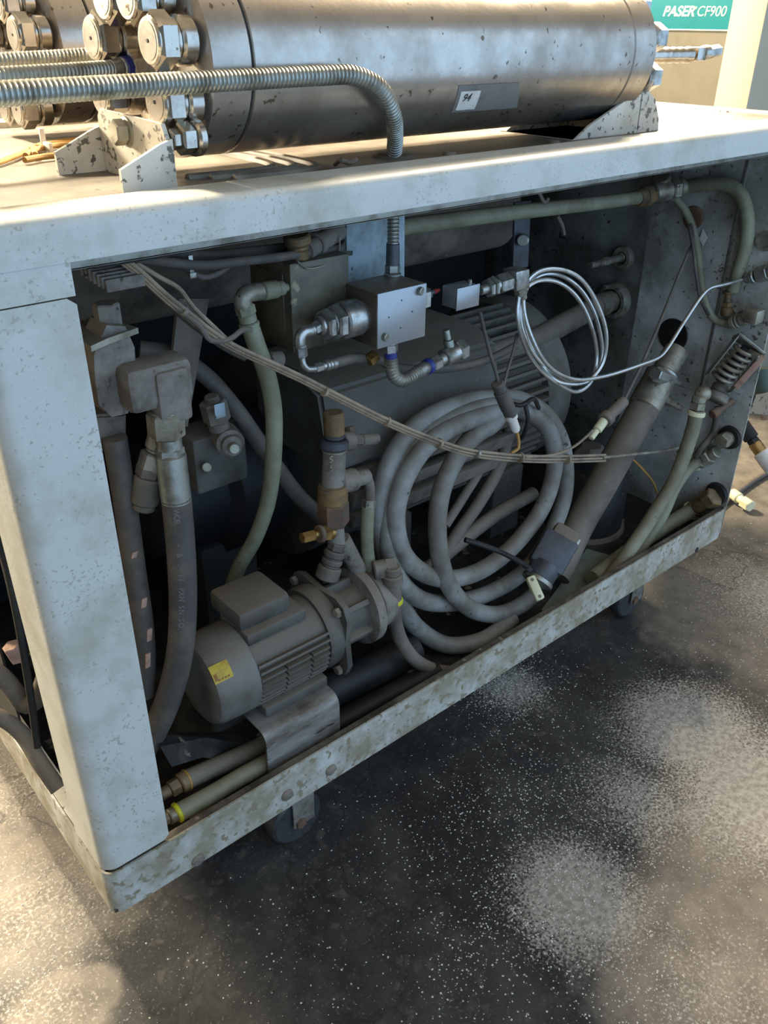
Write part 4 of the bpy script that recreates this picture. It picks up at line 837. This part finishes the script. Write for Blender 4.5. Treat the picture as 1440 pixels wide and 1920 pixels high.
# sloped terminal box with louvres
bm = bmesh.new()
q = [(.255, .70), (.29, .86), (.36, .885), (.52, .885), (.52, .70)]
f0 = [bm.verts.new((.66, y, z)) for y, z in q]; f1 = [bm.verts.new((1.16, y, z)) for y, z in q]
bm.faces.new(f0); bm.faces.new(f1[::-1])
for i in range(5): bm.faces.new((f0[i], f1[i], f1[(i + 1) % 5], f0[(i + 1) % 5]))
bmesh.ops.bevel(bm, geom=list(bm.edges), offset=.008, segments=2, affect='EDGES'); finish('terminal_box', bm, M_motor, dm)
for k in range(3):
    bm = bmesh.new(); add_obox(bm, Vector((.98 - .02 * k, .262 + .0 * k, .672 - .05 * k)), Vector((.27 - .02 * k, 0, 0)), Vector((0, .012, 0)), Vector((0, -.006, .018)), .003); finish('louvre', bm, M_pipe, dm)
for xx in (.9, 1.32):
    bm = bmesh.new(); add_box(bm, (xx, .40, .2135), (xx + .12, .78, .42), .01); finish('foot', bm, M_motor, dm)
# hydraulic pump left of it
hy = thing('hydraulic_pump', 'dark hydraulic pump body deep behind the vertical hose', 'hydraulic pump', (.5, .5, .3))
bm = bmesh.new(); add_lathe(bm, (.36, .54, .62), (.655, .57, .60), [(0, .10), (.05, .125), (.5, .135), (.55, .165), (.95, .17), (1, .15)], 48); finish('housing', bm, mat('blue_black', '#191c21', '#24221f', .5, 8, .5, .1, bump=.15), hy)
bm = bmesh.new(); c = P(395, 850, .34); add_obox(bm, c, Vector((.055, 0, 0)), Vector((0, .04, 0)), Vector((0, 0, .055)), .008); finish('control_block', bm, M_motor, hy)
fit('socket_screw', (386, 878, .30), (388, 876, .28), [(0, 1, 9, 16)], M_zinc, parent=hy)
bm = bmesh.new(); add_box(bm, (.46, .46, .2135), (.60, .66, .5), .01); finish('foot', bm, M_dark, hy)
va = group_thing('adjuster_valve', 'knurled round adjuster hanging from a hex elbow left of the green hose', 'valve', (425, 830, .28))
fit('hex_body', (396, 742, .28), (412, 805, .28), [(0, .2, 14, 16), (.15, .75, 26, 6), (.75, 1, 20, 20)], M_pipe, parent=va)
fit('knob', (420, 815, .30), (437, 838, .24), [(0, .8, 27, 20), (.8, 1, 20, 20)], M_dustmetal, parent=va)
fit('knob_centre', (437, 838, .24), (440, 842, .225), [(0, 1, 10, 16)], M_zinc, parent=va)
bm = bmesh.new(); q = P(412, 770, .245); add_obox(bm, q, Vector((.010, 0, 0)), Vector((0, .001, 0)), Vector((0, 0, .013)), .0005); finish('blue_tag', bm, M_paleplate, va, label='small pale blue tag')

# ------------------------------------------------------------------ upper left: flange, elbow and big vertical hose
fb = group_thing('flange_block', 'dusty curved flange casting with a bright-edged clamp plate beside the corner post', 'flange', (210, 700, .12))
bm = bmesh.new(); add_plate(bm, [P(x, y, .12) for x, y in ((176, 665), (200, 610), (235, 612), (252, 650), (256, 700), (252, 740), (240, 775), (210, 782), (186, 760), (178, 710))], (0, .05, 0))
finish('casting', bm, M_dustmetal, fb)
bm = bmesh.new(); add_plate(bm, [P(x, y, .17) for x, y in ((165, 780), (238, 775), (238, 820), (225, 838), (190, 850), (165, 850))], (0, .05, 0)); bmesh.ops.bevel(bm, geom=list(bm.edges), offset=.004, segments=2, affect='EDGES'); finish('lower_casting', bm, M_dustmetal, fb)
a = P(172, 660, .10); b = P(256, 594, .12); b.z = a.z + .004; w_ = Vector((-.02, .09, .0))
bm = bmesh.new(); add_plate(bm, [a, P(205, 645, .10), b, b + w_, a + w_ + Vector((.02, 0, 0))], (0, 0, .008)); finish('clamp_plate', bm, M_zinc, fb, smooth=False)
bm = bmesh.new(); q = P(205, 615, .15); add_fit(bm, q, q + Vector((0, 0, .035)), [(0, 1, .018, 6)]); finish('bolt', bm, M_dustmetal, fb)
he2 = group_thing('pressure_hose', 'large black hydraulic hose hanging from a heavy elbow beside the corner post', 'hydraulic hose', (330, 900, .12))
bm = bmesh.new(); c = P(288, 715, .112); add_obox(bm, c, Vector((.050, 0, 0)), Vector((0, .027, 0)), Vector((0, 0, .033)), .012); add_obox(bm, P(313, 735, .105), Vector((.026, 0, 0)), Vector((0, .026, 0)), Vector((0, 0, .04)), .008); finish('elbow', bm, M_dustmetal, he2)
fit('hex_nut', (309, 768, .10), (313, 822, .10), [(0, .1, 28, 20), (.08, .95, 35, 6)], M_zinc, parent=he2)
fit('ferrule', (315, 818, .10), (331, 940, .095), [(0, .2, 24, 20), (.15, .3, 27, 6), (.25, .97, 29, 20), (.95, 1, 29, 20)], M_galv, parent=he2)
hpts = [(330, 930, .095), (336, 990, .10), (341, 1060, .10), (343, 1130, .105), (340, 1200, .11), (330, 1260, .12), (312, 1320, .135), (290, 1370, .15), (262, 1420, .17)]
tube('hose_body', hpts, 51, M_hose, parent=he2, n=28)
# printed marks following the hose
path = spline(pts3(hpts), .002); Ls = [0]
for i in range(1, len(path)): Ls.append(Ls[-1] + (path[i] - path[i - 1]).length)
rr = rad(hpts, 51)
bmL = bmesh.new(); s = .014
for ch in 'WOR .  - & . 11 PXN 5N SO.':
    if ch != ' ':
        i = next(k for k in range(len(Ls)) if Ls[k] >= s); pnt = path[i]; tg = (path[min(i + 3, len(path) - 1)] - path[max(0, i - 3)]).normalized()
        vw = (CAM - pnt).normalized(); vw = (vw - tg * vw.dot(tg)).normalized(); sd = tg.cross(vw); nn = (vw + sd * 0.12).normalized()
        b2 = text_bm(ch, .0125, .0002, 0, .0004); put_text(b2, pnt + nn * (rr + .0002), tg, nn.cross(tg)); merge(bmL, b2)
    s += .0088
finish('lettering', bmL, M_print, he2, label='faded grey printed lettering', smooth=False)
sbh = group_thing('stub_fitting', 'short angled hose end pointing down left of the big pressure hose', 'fitting', (275, 900, .14))
fit('hex_nut', (300, 815, .13), (282, 880, .135), [(0, .4, 22, 20), (.4, .5, 18, 20), (.5, 1, 26, 6)], M_zinc, parent=sbh)
fit('ferrule', (283, 872, .135), (268, 955, .14), [(0, .25, 26, 6), (.25, .85, 27, 20), (.85, 1, 22, 20)], M_pipe, parent=sbh)
vp_ = tube('vertical_hose', [(215, 820, .16), (228, 900, .16), (240, 980, .16), (254, 1080, .16), (266, 1160, .16), (272, 1230, .16), (270, 1300, .17)], 42, M_hose, 'dark vertical hose with pinkish scuffs close behind the corner post', 'hose', n=18)
for x, y, l_ in ((270, 1130, 12), (280, 1190, 16), (277, 1238, 20), (252, 1040, 7)):
    bm = bmesh.new(); q = P(x, y, .142); add_obox(bm, q, Vector((.0045, 0, 0)), Vector((0, .002, 0)), Vector((.002, 0, l_ * .0007)), .001); finish('scuff', bm, M_wood, vp_)
# slanted flat bar and tank
bm = bmesh.new(); add_plate(bm, [P(x, y, .30) for x, y in ((335, 560), (392, 560), (352, 800), (310, 800))], (0, .008, 0)); tag(finish('flat_bar', bm, M_pipe, smooth=False), 'slanted flat steel bar behind the heavy elbow', 'bar')
tk = thing('oil_tank', 'round horizontal oil tank catching warm light behind the slanted bar', 'tank', (.35, .5, .75))
bm = bmesh.new(); add_lathe(bm, (.14, .62, 1.06), (1.5, .62, 1.06), [(0, .06), (.01, .085), (.02, .095), (.98, .095), (1, .08)], 40); finish('shell', bm, M_pipe, tk)
bm = bmesh.new(); add_box(bm, (.5, .6, 1.14), (.54, .64, 1.269), .003); finish('hanger', bm, M_dark, tk)

# ------------------------------------------------------------------ small electric motor with pump on its bracket
zf = P(470, 1357, .14).z
bkt = thing('motor_bracket', 'bent pale sheet-steel bracket carrying the small motor at the tray lip', 'bracket', (.4, .05, .2135))
xa = P(500, 1400, .035).x; xb = P(637, 1345, .035).x
sec = [(.035, .2135), (.035, .345)] + arc(.060, .345, .025, 180, 90, 6) + [(.24, .370), (.245, .365), (.245, .2135)]
bm = bmesh.new(); add_ribbon(bm, sec, xa, xb, -.003); finish('sheet', bm, mat('scuffed_sheet', '#a9a8a2', '#5d564d', .75, 7, .45, .3, spots='#4a433a', spot_amt=.5, spot_scale=30, stretch=(.5, 1, 2)), bkt, ang=30)
sm = thing('pump_motor', 'small grey finned electric motor with a yellow sticker on its rounded cowl', 'electric motor', (.45, .14, .37))
MY, MZ = .145, .458
def mx_(px_, py_): return P(px_, py_, MY).x
c0 = P(425, 1262, MY - .06)
XA = .262; XB = .345; XC = .508; R = .086
def lx(bm, xa, xb, prof, n=48, y=MY, z=MZ): add_lathe(bm, (xa, y, z), (xb, y, z), prof, n); return bm
finish('cowl', lx(bmesh.new(), XA, XB + .004, [(0, R * .55), (.0, R * .80), (.06, R * .92), (.2, R * .985), (.5, R), (.97, R * 1.0), (1, R * .97)]), M_cowl, sm)
finish('body', lx(bmesh.new(), XB, XC, [(0, R * .86), (1, R * .86)]), M_motor, sm)
bm = bmesh.new()
for k in range(40):
    a = math.radians(k * 9)
    if 35 < k * 9 < 145: continue
    L2 = (XC - XB) / 2 - .004; mid = (XB + XC) / 2
    c = Vector((mid, MY + R * .91 * math.cos(a), MZ + R * .91 * math.sin(a)))
    rdir = Vector((0, math.cos(a), math.sin(a))) * R * .095; tdir = Vector((0, -math.sin(a), math.cos(a))) * .0022
    if 165 < k * 9 < 235:   # fins broken by two gaps on the front flank
        for o_, l_ in ((-.052, .026), (.004, .026), (.053, .019)): add_obox(bm, c + Vector((o_, 0, 0)), Vector((l_, 0, 0)), rdir, tdir)
    else: add_obox(bm, c, Vector((L2, 0, 0)), rdir, tdir)
finish('cooling_fins', bm, M_motor, sm)
bm = bmesh.new(); add_box(bm, (XB + .004, MY - .045, MZ + R * .74), (XC - .03, MY + .05, MZ + R * 1.04), .006); finish('top_pad', bm, M_motor, sm)
bm = bmesh.new(); add_box(bm, (.345, MY - .03, MZ + R * 1.02), (.455, MY + .075, MZ + R * 1.02 + .040), .010); finish('terminal_box', bm, M_motor, sm)
finish('end_shield', lx(bmesh.new(), XC - .003, XC + .03, [(0, R * .95), (.3, R * 1.0), (1, R * .98)]), M_motor, sm)
bm = bmesh.new(); q = []
for k in range(4):
    for dk in (-14, 0, 14):
        a = math.radians(45 + 90 * k + dk); q.append((XC + .028, MY + R * (1.30 if dk == 0 else 1.22) * math.cos(a), MZ + R * (1.30 if dk == 0 else 1.22) * math.sin(a)))
    a = math.radians(90 + 90 * k); q.append((XC + .028, MY + R * .98 * math.cos(a), MZ + R * .98 * math.sin(a)))
add_plate(bm, q, (.012, 0, 0)); fl_ = finish('mounting_flange', bm, M_motor, sm)
for k in range(4):
    a = math.radians(45 + 90 * k); c = Vector((XC + .026, MY + R * 1.13 * math.cos(a), MZ + R * 1.13 * math.sin(a)))
    bm = bmesh.new(); add_fit(bm, c, c + Vector((-.010, 0, 0)), [(0, 1, .010, 6)]); finish('bolt', bm, M_zinc, fl_)
for s_ in (-1, 1):
    bm = bmesh.new(); add_box(bm, (XB + .012, MY + s_ * .0525 - .0225, .3735), (XC - .01, MY + s_ * .0525 + .0225, .394), .003)
    finish('foot', bm, M_motor, sm)
# stickers wrapped on the cowl
def wrap_x(bm, yc, zc, R, x0, x1, t0, t1, off): wrap_patch(bm, yc, zc, R, x0, x1, t0, t1, off)
a = cyl_pt(384, 1252, R, MY, MZ); b = cyl_pt(440, 1272, R, MY, MZ); a1 = cyl_pt(405, 1245, R, MY, MZ); b1_ = cyl_pt(405, 1284, R, MY, MZ)
bm = bmesh.new(); wrap_patch(bm, MY, MZ, R, a[0] + .004, b[0] - .0, b1_[1], a1[1], .0008, 0, 0); yst = finish('yellow_sticker', bm, M_yellow, sm, label='worn yellow warning sticker')
bm = bmesh.new(); tt = (b1_[1] + a1[1]) / 2; xm = (a[0] + b[0]) / 2
for dx, dt, w_, h_ in ((-.014, -3, .006, 9), (-.008, -7, .004, 3), (-.002, -7, .004, 3), (.004, -7, .004, 3), (.010, -7, .004, 3)): wrap_patch(bm, MY, MZ, R + .0006, xm + dx, xm + dx + w_, tt + dt - h_ / 2, tt + dt + h_ / 2 - 1, .0005)
finish('lettering', bm, mat('sticker_print', '#8c5a22', None, bump=0), yst, label='faded brown marks')
a = cyl_pt(378, 1168, R, MY, MZ); bm = bmesh.new(); wrap_patch(bm, MY, MZ, R, a[0] - .006, a[0] + .024, a[1] - 8, a[1] + 6, .0008); finish('maker_badge', bm, M_bronze, sm, label='dull yellow oval badge')
# pump head
ph = thing('coolant_pump', 'dusty cast pump with an arched bell housing bolted to the small motor', 'pump', (.6, .145, .36))
finish('bell_housing', lx(bmesh.new(), XC + .040, XC + .115, [(0, R * .72), (.5, R * .60), (.9, R * .62), (1, R * .7)]), M_motor, ph)
finish('rear_flange', lx(bmesh.new(), XC + .112, XC + .140, [(0, R * .80), (.15, R * .95), (.85, R * .95), (1, R * .8)]), M_dustmetal, ph)
bm = bmesh.new()
for k in range(6):
    a = math.radians(k * 60 + 20); add_obox(bm, Vector((XC + .08, MY + R * .66 * math.cos(a), MZ + R * .66 * math.sin(a))), Vector((.036, 0, 0)), Vector((0, math.cos(a), math.sin(a))) * .012, Vector((0, -math.sin(a), math.cos(a))) * .006, .002)
finish('ribs', bm, M_motor, ph)
finish('impeller_case', lx(bmesh.new(), XC + .138, XC + .19, [(0, R * .6), (.2, R * .78), (.8, R * .75), (1, R * .5)]), M_dustmetal, ph)

# ------------------------------------------------------------------ stack of old fittings above the pump
vs = group_thing('relief_valve', 'tall brown relief valve standing above the pump with a small hose beside it', 'relief valve', (625, 960, .16))
def vfit(nm, a, b, segs, m, lab=None): return fit(nm, a, b, segs, m, lab, parent=vs)
vfit('cap', (625, 772, .17), (627, 815, .168), [(0, 1, 20, 24)], M_bronze)
vfit('cone', (627, 812, .168), (627, 826, .168), [(0, .6, 20, 24), (.6, 1, 17, 24)], M_bluegrey)
vfit('collar', (627, 822, .168), (627, 840, .167), [(0, 1, 28, 24)], M_bluegrey, 'blue-grey collar')
vfit('snap_ring', (627, 839, .167), (627, 845, .167), [(0, 1, 24, 24)], M_zinc)
vfit('upper_body', (627, 843, .167), (624, 925, .162), [(0, 1, 22, 24)], M_dustmetal)
vfit('lower_ring', (624, 908, .162), (624, 942, .161), [(0, .15, 27, 24), (.1, 1, 29, 24)], M_bronze)
vfit('hex_body', (624, 940, .161), (626, 982, .16), [(0, 1, 30, 6)], M_rust)
vfit('stem', (627, 980, .16), (632, 1030, .158), [(0, 1, 17, 20)], M_dustmetal)
vfit('side_port', (634, 905, .162), (690, 893, .162), [(0, .55, 22, 20), (.55, 1, 15, 20)], M_dustmetal)
fit('side_lug', (640, 828, .165), (707, 822, .165), [(0, .3, 18, 20), (.3, .6, 10, 6), (.55, 1, 11, 20)], M_dustmetal, parent=vs)
tube('elbow', [(678, 895, .162), (690, 900, .16), (693, 918, .158), (693, 945, .157)], 20, M_dustmetal, parent=vs)
fit('hex_nut', (692, 935, .157), (690, 952, .156), [(0, 1, 14, 6)], M_zinc, parent=vs)
tube('hose', [(690, 948, .156), (688, 990, .155), (689, 1030, .155), (693, 1066, .155)], 25, M_green, parent=vs)
th = vfit('yoke', (654, 800, .19), (662, 838, .175), [(0, 1, 11, 8)], M_rust)
# gauge marks S 5
bm = put_text(text_bm('S', .018, .0003, 0, .0006), P(621, 862, .144), (1, 0, 0), (0, 0, 1)); finish('lettering', bm, M_zinc, vs, smooth=False)
bm = put_text(text_bm('5', .018, .0003, 0, .0006), P(622, 878, .143), (1, 0, 0), (0, 0, 1)); finish('lettering', bm, M_zinc, vs, smooth=False)
bs = group_thing('brass_tap', 'small brass tap sticking out left below the relief valve', 'tap', (590, 1005, .15))
fit('spout', (566, 1009, .15), (598, 1001, .15), [(0, .7, 11, 6), (.7, 1, 8, 16)], M_brass, parent=bs)
fit('ring', (596, 1002, .15), (604, 1000, .15), [(0, 1, 17, 24)], M_rust, parent=bs)
fit('hex_body', (604, 1000, .15), (624, 998, .15), [(0, .6, 16, 6), (.6, 1, 13, 16)], M_brass, parent=bs)
ns = group_thing('ribbed_nipple', 'dusty ribbed nipple slanting down into the pump head', 'fitting', (620, 1060, .15))
fit('barbs', (633, 1018, .15), (612, 1085, .15), [(0, .2, 17, 6), (.2, .38, 20, 20), (.36, .45, 15, 20), (.43, .58, 20, 20), (.56, .66, 16, 20), (.64, 1, 23, 20)], M_hose, parent=ns)
fit('branch', (640, 1010, .16), (672, 1070, .155), [(0, 1, 17, 20)], M_dustmetal, parent=ns)
# outlet of the pump with a hose curling under the coil
po = group_thing('pump_outlet_hose', 'dark hose with a yellow ring curling down from the pump outlet under the cable coil', 'hose', (740, 1150, .1))
fit('elbow_head', (700, 1070, .13), (742, 1062, .11), [(0, .6, 18, 20), (.5, 1, 20, 6)], M_dustmetal, parent=po)
fit('hex_nut', (735, 1062, .105), (738, 1130, .10), [(0, .2, 17, 20), (.2, .45, 20, 20), (.45, 1, 16, 20)], M_pipe, parent=po)
fit('ring', (738, 1122, .10), (738, 1130, .10), [(0, 1, 18, 20)], M_yclamp, 'yellow clamp ring', parent=po)
tube('hose_body', [(738, 1126, .10), (741, 1165, .10), (754, 1205, .095), (782, 1240, .085), (822, 1258, .07), (870, 1262, .06)], 26, M_pipe, parent=po, n=16)
# dark drain pipes along the tray behind the bracket
tube('drain_pipe', [(560, 1330, .22), (640, 1285, .22), (720, 1245, .22), (775, 1216, .22)], 62, M_black, 'fat black pipe lying in the tray behind the motor bracket', 'pipe', n=24)
tube('drain_pipe', [(600, 1375, .10), (700, 1320, .10), (790, 1273, .10), (820, 1258, .10)], 38, M_black, 'slimmer black pipe along the tray floor in front of the fat black pipe', 'pipe', n=20)

# ------------------------------------------------------------------ bottom-left hoses on the tray floor
lf = group_thing('tray_hose', 'brown hose with an orange clip in the lower left of the tray', 'hose', (400, 1450, .1))
tube('hose_body', [(350, 1462, .11), (400, 1440, .11), (450, 1418, .11), (520, 1385, .11)], 36, M_pipe, parent=lf, n=16)
fit('fitting', (300, 1492, .11), (352, 1461, .11), [(0, .35, 12, 16), (.35, .7, 16, 6), (.7, 1, 20, 20)], M_bronze, parent=lf)
fit('clip', (347, 1464, .11), (353, 1461, .11), [(0, 1, 21, 20)], M_orange, 'orange clip', parent=lf)
lg = group_thing('tray_hose', 'grey-green hose with a bright yellow clamp at the lower left of the tray', 'hose', (420, 1480, .06))
tube('hose_body', [(334, 1524, .06), (400, 1488, .06), (460, 1452, .06), (520, 1420, .06)], 34, M_green, parent=lg, n=16)
fit('clamp', (329, 1526, .06), (337, 1521, .06), [(0, 1, 20, 20)], M_yclamp, 'bright yellow clamp', parent=lg)
fit('fitting', (300, 1540, .06), (331, 1525, .06), [(0, .5, 12, 6), (.5, 1, 15, 20)], M_zinc, parent=lg)
bm = bmesh.new(); pl_ = [PZ(x, y, .2155) for x, y in ((355, 1532), (390, 1497), (420, 1492), (418, 1508), (390, 1530), (360, 1545))]; add_plate(bm, pl_, (0, 0, .002)); tag(finish('debris_flake', bm, M_wood), 'pinkish flake of debris on the tray floor beside the yellow clamp', 'debris')
bm = bmesh.new()
vsx = [(288, 1375, .16), (430, 1372, .22), (500, 1400, .22), (470, 1432, .15), (380, 1420, .12), (322, 1438, .10), (300, 1400, .12)]
cpt = sum(pts3(vsx), Vector()) / len(vsx) + Vector((0, 0, .03)); rg = [bm.verts.new(p) for p in pts3(vsx, .006)]; ct_ = bm.verts.new(cpt); cb = bm.verts.new(cpt - Vector((0, 0, .032)))
for i in range(len(rg)): bm.faces.new((rg[i], rg[(i + 1) % len(rg)], ct_)); bm.faces.new((rg[(i + 1) % len(rg)], rg[i], cb))
tag(finish('crumpled_sheet', bm, M_pan, smooth=False), 'crumpled dark sheet draped over the brown hose under the motor cowl', 'sheet')

# ------------------------------------------------------------------ left side seen past the post
tube('side_cable', [(-30, 940, .30), (5, 1040, .24), (25, 1120, .20), (42, 1210, .18), (58, 1310, .17), (70, 1400, .17)], 15, M_black, 'black cable hanging outside the cream-lit side of the corner post', 'cable', n=12)
sh = group_thing('curved_hose', 'dusty tan hose curling upward on the open left side behind the post', 'hose', (40, 1300, .3))
tube('hose_body', [(-50, 1235, .32), (-15, 1255, .31), (10, 1275, .30), (30, 1300, .29), (45, 1320, .28), (62, 1318, .26), (75, 1300, .25), (85, 1270, .24)], 34, M_pipe, parent=sh, n=16)
fit('hex_nut', (36, 1235, .30), (20, 1210, .30), [(0, 1, 17, 6)], M_wood, parent=sh)
tube('side_hose', [(-60, 1330, .30), (0, 1345, .28), (40, 1375, .25), (75, 1430, .20), (110, 1480, .16)], 30, M_pipe, 'dark grimy hose lying in the tray on the open left side', 'hose', n=16)

# ------------------------------------------------------------------ outside at the right edge
rx = thing('black_connector', 'black and brass connector with a clear end sticking out beyond the end panel', 'connector', (1.95, .1, .55))
def rpt(x, y): return PX(x, y, 1.93)
def rfit(nm, a, b, segs, m, lab=None, par=None):
    A, B = rpt(*a), rpt(*b); k = 1 / ppm(A); bm = bmesh.new(); add_fit(bm, A, B, [(s_[0], s_[1], s_[2] * k, s_[3]) for s_ in segs]); return finish(nm, bm, m, par, lab)
rfit('body', (1390, 795), (1418, 835), [(0, .7, 14, 20), (.7, 1, 12, 6)], M_black, par=rx)
rfit('collar', (1414, 830), (1428, 850), [(0, 1, 12, 20)], M_brass, par=rx)
rfit('clear_end', (1426, 848), (1450, 880), [(0, 1, 15, 20)], M_white, par=rx)
rg_ = thing('green_connector', 'dark green connector with a brass collar at the right edge of the photo', 'connector', (1.95, .1, .7))
rfit('body', (1425, 690), (1432, 740), [(0, 1, 16, 20)], mat('dark_green', '#3f4f48', None, bump=0), par=rg_)
rfit('collar', (1432, 738), (1434, 762), [(0, 1, 14, 6)], M_brass, par=rg_)
rfit('tip', (1434, 760), (1440, 785), [(0, 1, 12, 16)], M_wood, par=rg_)
bm = bmesh.new(); add_plate(bm, [PX(x, y, 1.90) for x, y in ((1418, 740), (1460, 735), (1460, 780), (1405, 775))], (.02, 0, 0)); tag(finish('white_plate', bm, M_bracket, smooth=False), 'small white plate beyond the lower right edge of the end panel', 'plate')
bm = bmesh.new(); add_tube(bm, [PZ(x, y, .012) for x, y in ((1330, 965), (1380, 925), (1415, 900), (1470, 870), (1520, 850))], .011, 12); tag(finish('floor_cable', bm, M_hose), 'dark cable on the bright floor at the right edge', 'cable')
bm = bmesh.new(); a, b = PZ(1372, 925, .03), PZ(1408, 950, .03); add_fit(bm, a, b, [(0, .4, .020, 20), (.4, .6, .015, 20), (.6, 1, .022, 6)]); tag(finish('floor_fitting', bm, M_cream), 'small dusty pipe fitting lying on the floor beyond the end of the tray', 'fitting')

# ================================================================== loose grit on the floor
bm = bmesh.new(); rnd = random.Random(3)
def grain(x, y, s):
    h = s * rnd.uniform(.5, .9); a = rnd.uniform(0, 6.28)
    v = [bm.verts.new((x + s * math.cos(a + k * 1.5708) * rnd.uniform(.6, 1.2), y + s * math.sin(a + k * 1.5708) * rnd.uniform(.6, 1.2), .0002)) for k in range(4)]
    t = bm.verts.new((x, y, h))
    for k in range(4): bm.faces.new((v[k], v[(k + 1) % 4], t))
cl_ = [(v0(1080, 1680), .20, 900), (v0(1300, 1380), .22, 900), (v0(960, 1290), .16, 900), (v0(1180, 1520), .2, 700), (v0(1000, 1500), .22, 700), (v0(850, 1560), .25, 420), (v0(900, 1780), .16, 350), (v0(1200, 1850), .16, 420),
       (v0(1400, 1230), .25, 320), (v0(1380, 1060), .3, 420), (v0(120, 1700), .14, 260), (v0(60, 1850), .1, 120), (v0(560, 1800), .22, 150), (v0(1380, 1700), .2, 300), (v0(60, 1500), .2, 120)]
for c_, r_, n_i in cl_:
    for _ in range(n_i): grain(rnd.gauss(c_[0], r_ * .55), rnd.gauss(c_[1], r_ * .45), rnd.choice((.0010, .0014, .0018, .0024)))
for _ in range(700): grain(rnd.uniform(-.3, 2.4), rnd.uniform(-.9, .05), rnd.choice((.0010, .0014, .002)))
g_ = finish('abrasive_grit', bm, mat('white_grit', '#d9d5ca', '#a49d90', .5, 60, .5, bump=0), smooth=False, origin=(1, -.2, 0))
tag(g_, 'white abrasive grit scattered over the dark floor in front of the machine', 'grit'); g_['kind'] = 'stuff'
